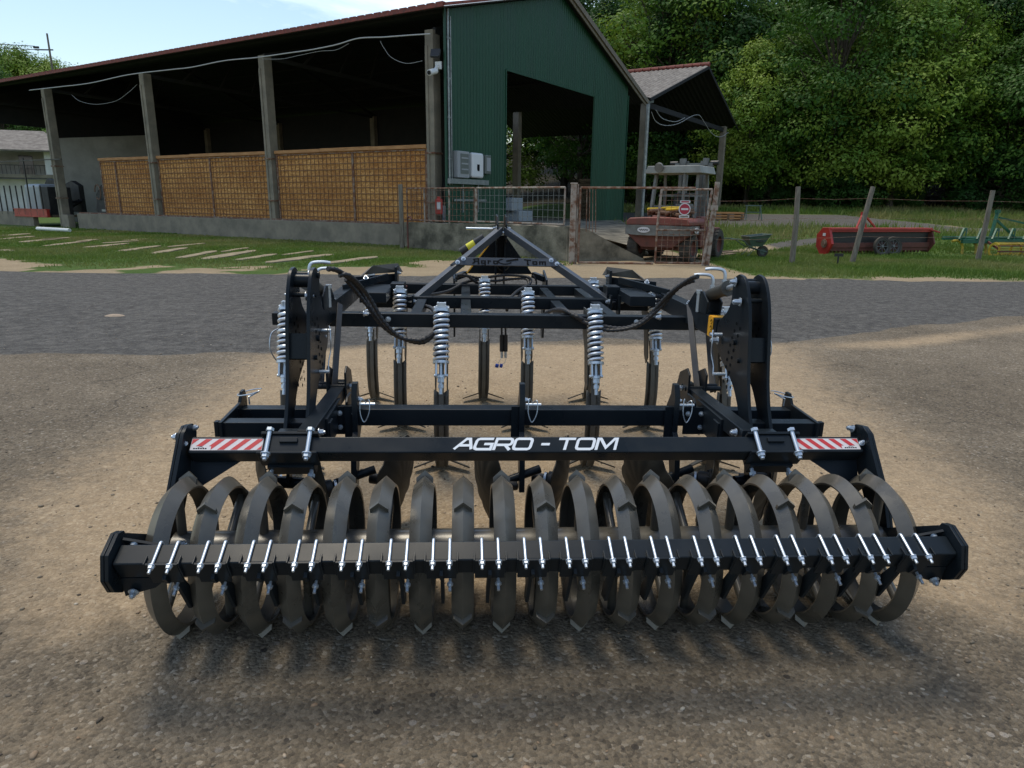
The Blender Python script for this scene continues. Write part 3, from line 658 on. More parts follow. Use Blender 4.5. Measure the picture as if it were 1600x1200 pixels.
for q in (-1, 1):
    tp.prism([(3.34, .95), (3.34, 1.06), (3.5, 1.10), (3.62, 1.12), (3.66, .60), (3.60, .50), (3.50, .52), (3.46, .9)], 'x', q*.40-.008, q*.40+.008); tp.bar((q*.40, 3.5, 1.05), (q*.30, 3.58, 1.08), .05, .05)
tp.build('top_link_tower', BK, root, bevel=.003)
b = Each(); b.bolt((-.045, 3.32, 1.49), (-1, -.3, 0), .013, .02, .019); b.bolt((.045, 3.32, 1.49), (1, -.3, 0), .013, .02, .019); b.cyl((-.03, 3.31, 1.455), (.03, 3.31, 1.455), .016, 10); b.build('bolt', ZN, root)
MB().cyl((-.30, 3.50, 1.475), (-.07, 3.50, 1.475), .011, 12).build('top_link_pin', ZN, root)
tb = MB().cyl((-.345, 3.52, 1.270), (-.14, 3.52, 1.40), .036, 22).build('document_tube', M['blackmat'], root)
MB().lathe([(.0372, 0), (.0372, .075)], (0, 0, 0), 'x', 22).tf(Matrix.Translation((-.285, 3.52, 1.308)) @ Matrix.Rotation(-R(31.6), 4, 'Y')).build('label', M['yell2'], tb)
MB().bar((-.29, 3.44, 1.10), (-.055, 3.40, 1.41), .010, .022, (0, -1, 0)).build('strap', M['yellow'], root)
rg = MB(); rg.tube([(.03+.055*math.cos(t), 3.585-.0, 1.17+.060*math.sin(t)) for t in np.linspace(0, 2*PI, 30)[:-1]], .006, 8, closed=True); rg.build('tow_ring', M['greydark'], root)

# ---- hoses
def hose(pts, r=.0115, wrap=True, n=9, name='hose'):
    P = spline(pts, n*3); L = 0; rs = []
    for i, p in enumerate(P):
        if i: L += (P[i]-P[i-1]).length
        rs.append(r*(1+(.13*math.sin(L*2*PI/.028) if wrap else 0)))
    return MB().tube(P, rs, 9).build(name, M['rubber'], root)
def A(px, py, y): return at(px, py, y=y)
hose([A(512, 420, 1.13), A(530, 424, 1.2), A(560, 448, 1.5), A(585, 490, 1.5), A(612, 520, 1.5), A(650, 533, 1.5), A(677, 520, 1.55), A(686, 500, 1.8), A(675, 482, 2.1), A(660, 478, 2.3)], .0135)
hose([A(530, 430, 1.2), A(548, 432, 1.25), A(575, 462, 1.42), A(600, 503, 1.45), A(626, 527, 1.47), A(655, 532, 1.47)], .0125)
hose([A(540, 437, 1.35), A(556, 455, 1.46), A(574, 478, 1.5), A(596, 508, 1.5), A(622, 526, 1.5), A(655, 536, 1.52), A(674, 527, 1.56), A(682, 506, 1.7), A(672, 487, 2.0)], .011)
hose([A(1090, 432, 1.18), A(1075, 438, 1.3), A(1045, 460, 1.4), A(1010, 497, 1.5), A(975, 513, 1.55), A(930, 507, 1.6), A(900, 494, 1.6), A(880, 484, 1.75), A(860, 486, 2.1), A(845, 495, 2.4)], .0125)
hose([A(1085, 438, 1.35), A(1060, 450, 1.4), A(1030, 482, 1.45), A(995, 509, 1.5), A(950, 516, 1.56), A(915, 504, 1.58), A(890, 490, 1.7), A(870, 484, 1.9)], .0115)
hose([A(663, 462, 2.6), A(700, 455, 3.1), A(725, 442, 3.3), A(745, 437, 3.4), A(775, 431, 3.45), A(800, 430, 3.45), A(825, 433, 3.4), A(828, 443, 3.35), A(808, 455, 3.1), A(795, 470, 2.9), A(792, 485, 2.8)], .013, False)
hose([A(713, 434, 3.3), A(722, 430, 3.35), A(745, 434, 3.4), A(770, 439, 3.45), A(800, 436, 3.45), A(822, 436, 3.4), A(825, 447, 3.3), A(812, 462, 3.1), A(800, 480, 2.9)], .011)
hose([A(712, 440, 3.3), A(716, 430, 3.3), A(730, 431, 3.3), A(742, 440, 3.35), A(755, 448, 3.4), A(760, 455, 3.35)], .012)
hose([A(833, 430, 3.5), A(838, 440, 3.5), A(836, 452, 3.5), A(834, 455, 3.45)], .008, False)
for dx in (0, 6):
    hose([A(783+dx, 500, 2.75), A(784+dx, 520, 2.75), A(784+dx, 545, 2.75)], .008, False)
cq = Each(); 
for dx in (0, 6): cq.cyl(A(784+dx, 523, 2.75), A(784+dx, 549, 2.75), .017, 12)
cq.build('coupling', M['rubber'], root)
cz_ = MB()
for dx in (0, 6): cz_.cyl(A(784+dx, 549, 2.75), A(784+dx, 559, 2.75), .011, 10)
cz_.tube(spline([A(786, 556, 2.75), A(781, 563, 2.75), A(777, 570, 2.75)], 5), .002, 5); cz_.tube(spline([A(791, 557, 2.75), A(789, 566, 2.75), A(784, 569, 2.75)], 5), .002, 5); cz_.build('coupling_tip', ZN, root)
bc = Each(); bc.cyl(A(774, 571, 2.75), A(779, 572, 2.75), .016, 12); bc.cyl(A(781, 571, 2.75), A(785, 572, 2.75), .016, 12); bc.build('dust_cap', M['blue'], root)
# ================================================================ ground
def attr_mesh(name, xs, ys, zf, masks):
    X, Y = np.meshgrid(xs, ys); nx, ny = len(xs), len(ys)
    Z = np.array([[zf(a, b) for a in xs] for b in ys])
    v = np.stack([X.ravel(), Y.ravel(), Z.ravel()], 1)
    i = np.arange(nx-1); j = np.arange(ny-1); I, J = np.meshgrid(i, j); a = (J*nx+I).ravel()
    f = np.stack([a, a+1, a+1+nx, a+nx], 1)
    me = bpy.data.meshes.new(name); me.from_pydata(v.tolist(), [], f.tolist())
    for k, fn in masks.items():
        at_ = me.attributes.new(k, 'FLOAT', 'POINT'); at_.data.foreach_set('value', np.array([[fn(a_, b_) for a_ in xs] for b_ in ys], dtype=np.float32).ravel())
    me.polygons.foreach_set('use_smooth', [True]*len(me.polygons))
    o = bpy.data.objects.new(name, me); COL.objects.link(o); return o
def nz(x, y, s, o=0): return mnoise.noise(Vector((x*s+o, y*s-o, o*1.7)))
def lerp_pts(P, v):
    if v <= P[0][0]: return P[0][1]
    for (a, b), (c, d) in zip(P, P[1:]):
        if v <= c: return b+(d-b)*(v-a)/(c-a)
    return P[-1][1]
def m_sand(x, y):
    L = lerp_pts([(1.5, -1.9), (2.4, -2.15), (2.9, -2.4), (3.5, -2.9), (5.5, -2.72), (7.5, -2.9), (8.2, -1.9)], y)
    Rr = lerp_pts([(1.5, 1.7), (2.6, 2.45), (3.8, 3.1), (6.6, 3.25), (8.3, 3.6), (8.9, 3.8)], y)
    top = lerp_pts([(-3, 7.5), (-1.4, 8.2), (2.1, 8.6), (3.6, 8.9), (5, 9.3), (8, 10.6), (12, 12.0)], x)
    w = .95+.4*nz(x, y, .7, 3)
    s = smooth01((x-L)/w*.5+.5)*smooth01((Rr-x)/w*.5+.5)*smooth01((top-y)/.25*.5+.5)
    ax_ = smooth01((abs(x-.28)-1.62)/.5)*(1-.45*smooth01((x-1.2)/.6)*smooth01((2.6-y)/.5)); s *= (.22+.10*ax_)+(.78-.10*ax_)*smooth01((y-2.35+.75*ax_-.45*nz(x, y, 1.2, 9))/.9)
    # thin drift of sand on the right, beyond the edge of the old asphalt
    b = smooth01(1-abs(y-(top-.35+.2*nz(x, 0, .5, 4)))/.55)*smooth01((x-3.4)/.8)*.75*(.6+.5*nz(x, y, .6, 1)+.3)
    c = .42*smooth01((-x-.6+nz(x, y, .8, 5))/.9)*smooth01((2.6-y)/.8)
    return max(0, min(1, max(s, b, c)))
def m_dark(x, y):
    near = .35*nz(x, y, .45, 7)+lerp_pts([(-12, 6.6), (-5.6, 7.2), (-2.7, 7.5), (-1.4, 8.3), (2.1, 8.7), (3.6, 9.0), (6, 10.2), (8, 11.2), (12, 12.4)], x)+.18*nz(x, y, 1.5, 2)
    return smooth01((y-near)/.25+.5)
def yard_edge(x): return 16.1+.03*max(0, x)+.42*nz(x, 0, .35, 6)+.28*nz(x, 0, 1.3, 8)+.15*nz(x, 0, 4, 8)-.5*smooth01((-x-4)/8)*nz(x, 1, .3, 2)
M['yard'] = bpy.data.materials.new('old_asphalt_and_sand'); M['yard'].use_nodes = True
T = NT(M['yard']); bs = M['yard'].node_tree.nodes['Principled BSDF']
geo = T.n('ShaderNodeNewGeometry')
def tnoise(sc, det=4, ro=.6, src=None, T=T):
    n = T.n('ShaderNodeTexNoise'); n.inputs['Scale'].default_value = sc; n.inputs['Detail'].default_value = det; n.inputs['Roughness'].default_value = ro
    T.l((src or geo).outputs['Position'], n.inputs['Vector']); return n.outputs[0]
def ramp(inp, stops, T=T):
    r = T.n('ShaderNodeValToRGB'); e = r.color_ramp.elements; e[0].position, e[0].color = stops[0][0], C4(stops[0][1]); e[1].position, e[1].color = stops[-1][0], C4(stops[-1][1])
    for p, c in stops[1:-1]: k = e.new(p); k.color = C4(c)
    T.l(inp, r.inputs[0]); return r.outputs[0]
def mixc(f, a, b, T=T, bt='MIX'):
    m = T.n('ShaderNodeMixRGB', blend_type=bt)
    for i, v in zip((0, 1, 2), (f, a, b)):
        if isinstance(v, (int, float)): m.inputs[i].default_value = v
        elif isinstance(v, tuple): m.inputs[i].default_value = C4(v)
        else: T.l(v, m.inputs[i])
    return m.outputs[0]
def math_(op, a, b=None, c=None, T=T, clamp=False):
    m = T.n('ShaderNodeMath', operation=op, use_clamp=clamp)
    for i, v in enumerate((a, b, c)):
        if v is None: continue
        if isinstance(v, (int, float)): m.inputs[i].default_value = v
        else: T.l(v, m.inputs[i])
    return m.outputs[0]
def attrib(n, T=T):
    a = T.n('ShaderNodeAttribute'); a.attribute_name = n; return a.outputs['Fac']
def vor(sc, out='Distance', T=T, g=None, rnd=1.0):
    v = T.n('ShaderNodeTexVoronoi'); v.inputs['Scale'].default_value = sc; v.inputs['Randomness'].default_value = rnd; T.l((g or geo).outputs['Position'], v.inputs['Vector']); return v.outputs[out]
# aggregate
stone_c = vor(70, 'Color'); sep = T.n('ShaderNodeSeparateColor'); T.l(stone_c, sep.inputs[0])
stone_v = ramp(sep.outputs[0], [(0, (.060, .050, .038)), (.35, (.165, .134, .094)), (.7, (.222, .182, .130)), (.93, (.30, .25, .18)), (1, (.46, .42, .35))])
big = vor(22, 'Color'); sep2 = T.n('ShaderNodeSeparateColor'); T.l(big, sep2.inputs[0]); bigm = math_('GREATER_THAN', sep2.outputs[1], .90)
bigd = math_('LESS_THAN', vor(22), .30); bigmask = math_('MULTIPLY', bigm, bigd)
fine = tnoise(260, 2, .7)
base = mixc(.45, stone_v, ramp(tnoise(1.1, 8), [(.3, (.150, .122, .087)), (.7, (.222, .182, .130))]))
base = mixc(.22, base, ramp(tnoise(9, 6, .8), [(.34, (.45, .45, .45)), (.66, (1.55, 1.55, 1.55))]), bt='MULTIPLY'); base = mixc(bigmask, base, ramp(sep2.outputs[0], [(0, (.05, .042, .035)), (.5, (.17, .14, .105)), (1, (.36, .32, .27))]))
base = mixc(.5, base, ramp(fine, [(.3, (.45, .45, .45)), (.7, (1.3, 1.3, 1.3))]), bt='MULTIPLY')
base = mixc(.6, base, ramp(tnoise(.55, 8, .7), [(.36, (.72, .70, .67)), (.62, (1.22, 1.22, 1.22))]), bt='MULTIPLY'); drk = mixc(.28, mixc(.74, ramp(tnoise(11, 5, .85), [(.41, (.030, .029, .027)), (.5, (.085, .081, .074)), (.60, (.27, .255, .225))]), ramp(tnoise(6, 6, .85), [(.40, (.036, .034, .031)), (.60, (.15, .142, .128))])), mixc(.5, ramp(sep.outputs[1], [(0, (.02, .02, .021)), (.5, (.07, .07, .07)), (.9, (.15, .145, .14)), (1, (.36, .35, .33))]), ramp(tnoise(.8, 8), [(.3, (.055, .053, .049)), (.5, (.082, .079, .072)), (.7, (.135, .128, .115))])))
sandc = mixc(.5, ramp(tnoise(3.0, 8, .7), [(.25, (.275, .200, .120)), (.75, (.405, .305, .190))]), ramp(sep.outputs[2], [(0, (.19, .14, .088)), (.2, (.28, .21, .13)), (.8, (.37, .28, .18)), (1, (.46, .38, .27))]))
def masked(name, amt, ns=9, lo=.35, hi=.65):
    n1 = tnoise(ns, 8, .72); v = math_('ADD', attrib(name), math_('MULTIPLY', math_('SUBTRACT', n1, .5), amt)); mr = T.n('ShaderNodeMapRange', interpolation_type='SMOOTHSTEP'); mr.inputs['From Min'].default_value = lo; mr.inputs['From Max'].default_value = hi
    T.l(v, mr.inputs[0]); return mr.outputs[0]
md_ = masked('dark', .9, 6, .3, .7); ms_ = masked('sand', 1.0, 10, .15, 1.0)
col = mixc(md_, base, drk); col = mixc(ms_, col, sandc)
# damp dark patches and long cracks
col = mixc(.25, col, ramp(tnoise(26, 4, .85), [(.40, (.5, .5, .5)), (.60, (1.5, 1.5, 1.5))]), bt='MULTIPLY'); cn_ = T.n('ShaderNodeTexNoise'); cn_.inputs['Scale'].default_value = 2.2; cn_.inputs['Detail'].default_value = 6; T.l(geo.outputs['Position'], cn_.inputs['Vector'])
vm = T.n('ShaderNodeVectorMath', operation='MULTIPLY_ADD'); vm.inputs[1].default_value = (.55, .55, 0); T.l(cn_.outputs['Color'], vm.inputs[0]); T.l(geo.outputs['Position'], vm.inputs[2])
ve = T.n('ShaderNodeTexVoronoi', feature='DISTANCE_TO_EDGE'); ve.inputs['Scale'].default_value = .55; T.l(vm.outputs[0], ve.inputs['Vector'])
crk = math_('MULTIPLY', math_('LESS_THAN', ve.outputs['Distance'], .0045), ramp(tnoise(.5, 3), [(.48, (0, 0, 0)), (.56, (1, 1, 1))])); crk = math_('MULTIPLY', crk, math_('SUBTRACT', 1, ms_)); col = mixc(math_('MULTIPLY', crk, .45), col, (.035, .03, .025))
T.l(col, bs.inputs['Base Color']); bs.inputs['Roughness'].default_value = .88; bs.inputs['Specular IOR Level'].default_value = .25
hgt = math_('ADD', math_('MULTIPLY', vor(70), -.8), math_('MULTIPLY', math_('MULTIPLY', vor(22), bigm), -1.2)); hgt = math_('ADD', hgt, math_('MULTIPLY', tnoise(30, 6, .7), 1.6)); hgt = math_('ADD', hgt, math_('MULTIPLY', fine, .3))
hgt = math_('MULTIPLY', hgt, math_('SUBTRACT', 1, math_('MULTIPLY', ms_, .55))); bp = T.n('ShaderNodeBump'); bp.inputs['Strength'].default_value = 1; bp.inputs['Distance'].default_value = .014; T.l(hgt, bp.inputs['Height']); T.l(bp.outputs[0], bs.inputs['Normal'])
xs = np.concatenate([np.arange(-40, -8, 1.0), np.arange(-8, 10, .09), np.arange(10, 41, 1.0)]); ys = np.concatenate([np.arange(-6, 1.2, .6), np.arange(1.2, 13, .09), np.arange(13, 16.01, .3), [16.3]])
yd = attr_mesh('asphalt_yard', xs, ys, lambda a, b: gz(a, b)+.008, {'sand': m_sand, 'dark': m_dark})
for v in yd.data.vertices:
    if v.co.y > 15.9: v.co.y = yard_edge(v.co.x)+(0 if v.co.y > 16.2 else -.35)
yd.data.materials.append(M['yard']); tag(yd, kind='structure')

# big ground sheet: dirt, grass and gravel by place
def grass_amt(x, y):
    n = nz(x, y, .55, 2)*.8+nz(x, y, 1.8, 5)*.5+nz(x, y, 4.5, 3)*.25
    if y < 15.5: return 0
    if x < -1.5 or (x < 1.9 and y > 19):                      # left verge below the barn
        wall = 27.2+(-4.3-x)*.625 if x < -4.3 else 26.6-(x+4.3)*.97
        d = wall-y                                 # distance in front of the wall
        edge = lerp_pts([(-40, 20.4), (-15, 19.8), (-12.5, 18.0), (-10.5, 16.5), (-8.5, 16.3), (-7.6, 17.4), (-6.2, 16.5), (-4.8, 17.0), (-3.5, 18.2), (-2.0, 19.7), (0, 19.6), (2, 19.6)], x)
        g = smooth01((y-edge+n*2.4)/1.1)
        if d < 0: return g
        band = smooth01(.75-abs(((y-edge)/(max(wall-edge, .1)))-.42)*2.2+n*.5)*smooth01((-x-5)/3)*.35
        return g*(1-band)
    if x < 6.0:                                    # dirt drive through the gate
        return .10*smooth01(n*2+.1) if y < 24 else smooth01((y-30)/6+n)*.7
    e = 16.7+.02*x
    g = .62*smooth01((y-e+.5+n)/.7)+.38*smooth01((y-e-1.4+n*1.5)/1.2)
    # worn track behind the posts
    pc = lerp_pts([(5, 22.5), (8, 25.5), (12, 30), (21, 37), (40, 42)], x); tr = smooth01(1.25-abs(y-pc)/(1.1+.02*max(0, y-20)))
    pv = 1 if (39 < y < 52 and 5 < x < 26-(y-40)*.2) else 0
    return max(0, g*(1-tr*.95))*(1-pv)
def m_pave(x, y):
    pc = lerp_pts([(5, 22.5), (8, 25.5), (12, 30), (21, 37), (40, 42)], x); tr = smooth01(1.5-abs(y-pc)/(1.5+.03*max(0, y-20)))*smooth01((x-9.5)/2)
    return max(tr, smooth01((y-38)/2)*smooth01((53-y)/2)*smooth01((x-4)/2)*smooth01((27-x)/3))
M['land'] = bpy.data.materials.new('dirt_and_grass_ground'); M['land'].use_nodes = True
T = NT(M['land']); bs = M['land'].node_tree.nodes['Principled BSDF']; geo = T.n('ShaderNodeNewGeometry')
def tn(sc, det=5, ro=.65): return tnoise(sc, det, ro, geo, T)
dirt = mixc(.5, ramp(tn(.9, 8), [(.3, (.20, .155, .095)), (.7, (.36, .285, .185))], T), ramp(tn(22, 3), [(.3, (.20, .15, .095)), (.7, (.46, .37, .24))], T), T)
gr = mixc(.5, ramp(tn(.7, 6), [(.3, (.045, .085, .018)), (.55, (.085, .13, .028)), (.75, (.19, .18, .065))], T), ramp(tn(14, 6, .75), [(.3, (.02, .05, .010)), (.7, (.085, .15, .03))], T), T)
pv = ramp(tn(6, 8), [(.3, (.075, .072, .066)), (.7, (.13, .122, .108))], T)
def mk(name, amt, ns, lo=.3, hi=.7):
    v = math_('ADD', attrib(name, T), math_('MULTIPLY', math_('SUBTRACT', tn(ns, 8, .75), .5, T=T), amt, T=T), T=T); mr = T.n('ShaderNodeMapRange', interpolation_type='SMOOTHSTEP'); mr.inputs['From Min'].default_value = lo; mr.inputs['From Max'].default_value = hi; T.l(v, mr.inputs[0]); return mr.outputs[0]
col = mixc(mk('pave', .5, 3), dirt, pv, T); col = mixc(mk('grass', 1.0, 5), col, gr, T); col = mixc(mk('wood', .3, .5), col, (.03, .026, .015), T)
T.l(col, bs.inputs['Base Color']); bs.inputs['Roughness'].default_value = .95; bs.inputs['Specular IOR Level'].default_value = .15
bp = T.n('ShaderNodeBump'); bp.inputs['Strength'].default_value = .8; bp.inputs['Distance'].default_value = .05; T.l(tn(18, 6, .75), bp.inputs['Height']); T.l(bp.outputs[0], bs.inputs['Normal'])
def span(a, b, n): return list(np.linspace(a, b, n, endpoint=False))
xs = np.array(span(-2500, -300, 6)+span(-300, -60, 12)+span(-60, -30, 20)+list(np.arange(-30, 32, .35))+span(32, 60, 24)+span(60, 300, 12)+span(300, 2501, 6)+[2500])
ys = np.array([-300, -60, -20, -5]+span(0, 15, 10)+list(np.arange(15, 48, .35))+span(48, 120, 30)+span(120, 300, 12)+span(300, 2500, 8)+[2500])
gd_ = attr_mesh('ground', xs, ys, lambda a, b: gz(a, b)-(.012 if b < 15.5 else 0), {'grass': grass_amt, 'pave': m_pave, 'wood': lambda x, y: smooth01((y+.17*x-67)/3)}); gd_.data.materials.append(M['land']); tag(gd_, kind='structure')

STRIPS = []
# blades of grass (nobody could count them)
def blades(name, region, n, hmin, hmax, label=None):
    P = []
    tries = 0
    while len(P) < n and tries < n*8:
        tries += 1; x, y = region(); g = grass_amt(x, y)
        if 14.6 < x < 21 and 24.0 < y < 27.5 and random.random() < .85: continue
        if x < 0 and any(abs((x-a)*math.cos(t)+(y-b)*math.sin(t)) < l*.95 and abs(-(x-a)*math.sin(t)+(y-b)*math.cos(t)) < w_ for a, b, t, l, w_ in STRIPS): continue
        if random.random() < g**1.5 and not (y > 27.0+(-4.3-x)*.625 and x < 3): P.append((x, y, gz(x, y)))
    P = np.array(P); n = len(P); h = rng.uniform(hmin, hmax, n)*(1+.5*np.sin(P[:, 0]*1.3)*np.sin(P[:, 1]*1.7)); a = rng.uniform(0, 2*PI, n); w = rng.uniform(.010, .024, n)*(P[:, 1]/20); lean = rng.normal(0, .35, (n, 2))*h[:, None]
    dx = np.stack([np.cos(a)*w, np.sin(a)*w, 0*a], 1); V = np.empty((n, 3, 3)); V[:, 0] = P-dx; V[:, 1] = P+dx; V[:, 2] = P+np.stack([lean[:, 0], lean[:, 1], h], 1)
    me = bpy.data.meshes.new(name); me.vertices.add(n*3); me.vertices.foreach_set('co', V.ravel()); me.loops.add(n*3); me.loops.foreach_set('vertex_index', np.arange(n*3)); me.polygons.add(n); me.polygons.foreach_set('loop_start', np.arange(n)*3); me.update(); me.validate()
    me.materials.append(M['grass']); o = bpy.data.objects.new(name, me); COL.objects.link(o); tag(o, label, 'grass', kind='stuff'); return o

# ================================================================ the barn
AR = R(32); UD = Vector((-math.cos(AR), math.sin(AR), 0)); GD = Vector((math.sin(AR), math.cos(AR), 0)); G0 = Vector((-2.485, 26.066, 0))
def W(g, s, z=0): return G0+GD*g+UD*s+Vector((0, 0, z))
def ppl(px, py, p0, d):
    """where the line of sight through a photo pixel meets the upright plane through p0 along d"""
    r_ = cf+cr*((px-800)/FPX)+cu*((600-py)/FPX); n = Vector((d[1], -d[0], 0)); t = ((p0-CP).dot(n))/r_.dot(n); return CP+r_*t
barn = thing('barn', 'long open-sided barn with a dark green corrugated gable wall', 'barn', tuple(G0), PI/2-AR)
# inside the barn frame: x = g (along the gable), y = s (along the open side)
def corr(mb, a, b, z0f, z1f, pitch=.20, dep=.018, n=4, flip=0):
    """corrugated sheet standing in x from a to b at y=0"""
    N = int((b-a)/pitch*n); vs = []
    prof = [0, 1, 1, 0]
    for i in range(N+1):
        x = a+(b-a)*i/N; y = dep*prof[i % 4]
        vs += [(x, flip-y, z0f(x)), (x, flip-y, z1f(x))]
    mb.add(vs, [(2*i, 2*i+2, 2*i+3, 2*i+1) for i in range(N)])
def rz_(g): return (8.05+(g+.3)*.272) if g < 8.5 else (8.05+8.8*.272-(g-8.5)*.345)
gm = mat('green_sheet_metal', (.008, .050, .026), .5, .1, col2=(.015, .070, .038), nscale=1.6, ndet=9, stretch=(1, 1, .12), rvar=.08, spec=.4)
gw = MB(); top = lambda g: rz_(g)-.06
corr(gw, 0.0, 3.94, lambda x: .75, top); corr(gw, 3.94, 11.98, lambda x: 6.74, top); corr(gw, 11.98, 16.14, lambda x: .60, top)
go = gw.build('gable_wall', gm, barn, smooth=0, fix=False); md = go.modifiers.new('s', 'SOLIDIFY'); md.thickness = .02
tr = Each(); tr.box((3.95, -.03, 3.7), (.06, .05, 6.1)); tr.box((11.97, -.03, 3.7), (.06, .05, 6.1)); tr.box((7.96, -.03, 6.75), (8.0, .05, .06)); tr.box((16.15, -.03, 4), (.10, .06, 6.6)); tr.box((-.0, -.03, 4.4), (.08, .06, 7.4)); tr.build('edge_trim', gm, barn)
def roofsheet(name, xa, za, xb, zb, y0, y1, m, parent, pitch=.177, dep=.03, th=.03, ax='y'):
    """corrugations run down the slope; profile varies along y"""
    N = int((y1-y0)/pitch*4); vs = []; p = [0, .7, 1, .7]
    for i in range(N+1):
        y = y0+(y1-y0)*i/N; dz = dep*p[i % 4]; vs += [(xa, y, za+dz), (xb, y, zb+dz)]
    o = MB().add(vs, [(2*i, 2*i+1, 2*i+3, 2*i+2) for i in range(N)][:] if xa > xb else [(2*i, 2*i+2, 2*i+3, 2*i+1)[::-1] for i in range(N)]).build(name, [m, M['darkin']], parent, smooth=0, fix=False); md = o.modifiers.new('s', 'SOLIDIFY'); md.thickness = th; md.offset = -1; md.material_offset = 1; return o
M['roofgrey'] = mat('fibre_cement_sheet', (.13, .115, .10), .9, col2=(.22, .20, .175), nscale=2.2, ndet=9, lo=.4, hi=.62, bump=.3)
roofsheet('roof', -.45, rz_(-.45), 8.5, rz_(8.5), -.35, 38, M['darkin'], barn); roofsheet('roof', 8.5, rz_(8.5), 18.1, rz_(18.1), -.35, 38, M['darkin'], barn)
e = MB(); e.box((-.47, 18.8, rz_(-.45)+.06), (.07, 38.3, .11)); e.bar((-.45, -.38, rz_(-.45)+.08), (8.5, -.38, rz_(8.5)+.08), .10, .09); e.build('roof_trim', M['redtrim'], barn)
tl = MB()
for k in range(95): tl.box((-.43, -.2+k*.4, rz_(-.45)+.14), (.16, .30, .05))
tl.build('edge_tile', M['redtrim'], barn, smooth=0)
e = MB(); e.bar((8.5, -.38, rz_(8.5)+.05), (18.15, -.38, rz_(18.1)+.05), .06, .22); e.bar((8.5, -.30, rz_(8.5)-.12), (18.0, -.30, rz_(18.0)-.12), .05, .15); e.build('barge_board', M['postwood'], barn)
for s in (0.64, 9.55, 18.3, 27.86, 36.6):
    c = MB(); c.box((.16, s, 3.75), (.42, .36, 7.5)); c.box((-.065, s+.10, 3.5), (.05, .12, 7.0)); c.build('column', M['concrete'], barn, bevel=.02)
    b_ = MB()
    for z in (1.65, 3.4): b_.box((.14, s, z), (.50, .44, .06))
    b_.build('column_strap', M['rust'], barn)
for s in (.5, 9.5, 18.4, 27.9, 36.6):
    MB().box((16.1, s, 3.6), (.34, .36, 7.2)).build('column', M['concrete'], barn); None
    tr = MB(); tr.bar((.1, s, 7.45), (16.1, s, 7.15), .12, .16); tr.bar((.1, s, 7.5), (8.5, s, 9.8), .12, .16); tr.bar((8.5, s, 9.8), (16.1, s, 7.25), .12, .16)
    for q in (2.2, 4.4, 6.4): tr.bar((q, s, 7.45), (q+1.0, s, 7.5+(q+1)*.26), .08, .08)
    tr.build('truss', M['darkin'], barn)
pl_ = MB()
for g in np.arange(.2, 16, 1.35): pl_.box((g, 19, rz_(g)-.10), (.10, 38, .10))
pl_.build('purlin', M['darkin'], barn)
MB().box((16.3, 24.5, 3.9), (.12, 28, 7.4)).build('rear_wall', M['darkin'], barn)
lw = MB(); lw.box((-.02, 14.0, .22), (.30, 23.7, 1.22)); lw.box((-.03, 27.2, .18), (.36, .8, 1.1)); lw.box((-.02, 35.5, .22), (.30, 9.0, 1.2))
lw.build('low_wall', M['concrete'], barn, bevel=.02); cp_ = MB(); cp_.box((.0, 13.6, .865), (.16, 24.4, .06)); cp_.build('sill_rail', M['rust'], barn)
MB().prism([(4.8, 0), (4.8, 5.6), (12.0, 6.4), (12.0, 0)], 'y', 37.0, 37.15).build('inner_wall', M['whitepaint'], barn)
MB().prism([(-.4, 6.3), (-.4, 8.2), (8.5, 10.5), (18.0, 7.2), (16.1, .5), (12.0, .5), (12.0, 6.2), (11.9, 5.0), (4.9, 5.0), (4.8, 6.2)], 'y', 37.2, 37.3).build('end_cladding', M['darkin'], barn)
# the tall orange crib panels behind wire mesh
M['crib'] = bpy.data.materials.new('stacked_orange_infill'); M['crib'].use_nodes = True
T = NT(M['crib']); bs = M['crib'].node_tree.nodes['Principled BSDF']; tcx = T.n('ShaderNodeTexCoord')
def tno(sc, det, st=(1, 1, 1.3)):
    mp_ = T.n('ShaderNodeMapping'); mp_.inputs['Scale'].default_value = st; T.l(tcx.outputs['Object'], mp_.inputs['Vector']); n = T.n('ShaderNodeTexNoise'); n.inputs['Scale'].default_value = sc; n.inputs['Detail'].default_value = det; n.inputs['Roughness'].default_value = .7; T.l(mp_.outputs[0], n.inputs['Vector']); return n.outputs[0]
c1 = ramp(tno(13, 4, (1, .45, 1.5)), [(.3, (.34, .15, .045)), (.5, (.60, .30, .09)), (.72, (.86, .52, .20))], T); c2 = ramp(tno(.5, 5), [(.35, (.75, .62, .5)), (.65, (1.1, 1.1, 1.1))], T)
c3 = ramp(tno(30, 3), [(.35, (.6, .55, .5)), (.65, (1.2, 1.2, 1.2))], T)
T.l(mixc(.8, mixc(1.0, c1, c2, T, 'MULTIPLY'), c3, T, 'MULTIPLY'), bs.inputs['Base Color']); bs.inputs['Roughness'].default_value = .9
bp = T.n('ShaderNodeBump'); bp.inputs['Strength'].default_value = 1; bp.inputs['Distance'].default_value = .05; T.l(tno(11, 4), bp.inputs['Height']); T.l(bp.outputs[0], bs.inputs['Normal'])
lab = ['orange infill panel behind wire mesh nearest the green gable', 'orange infill panel behind wire mesh in the middle bay of the barn', 'narrow orange infill panel beside the black machine at the far end']
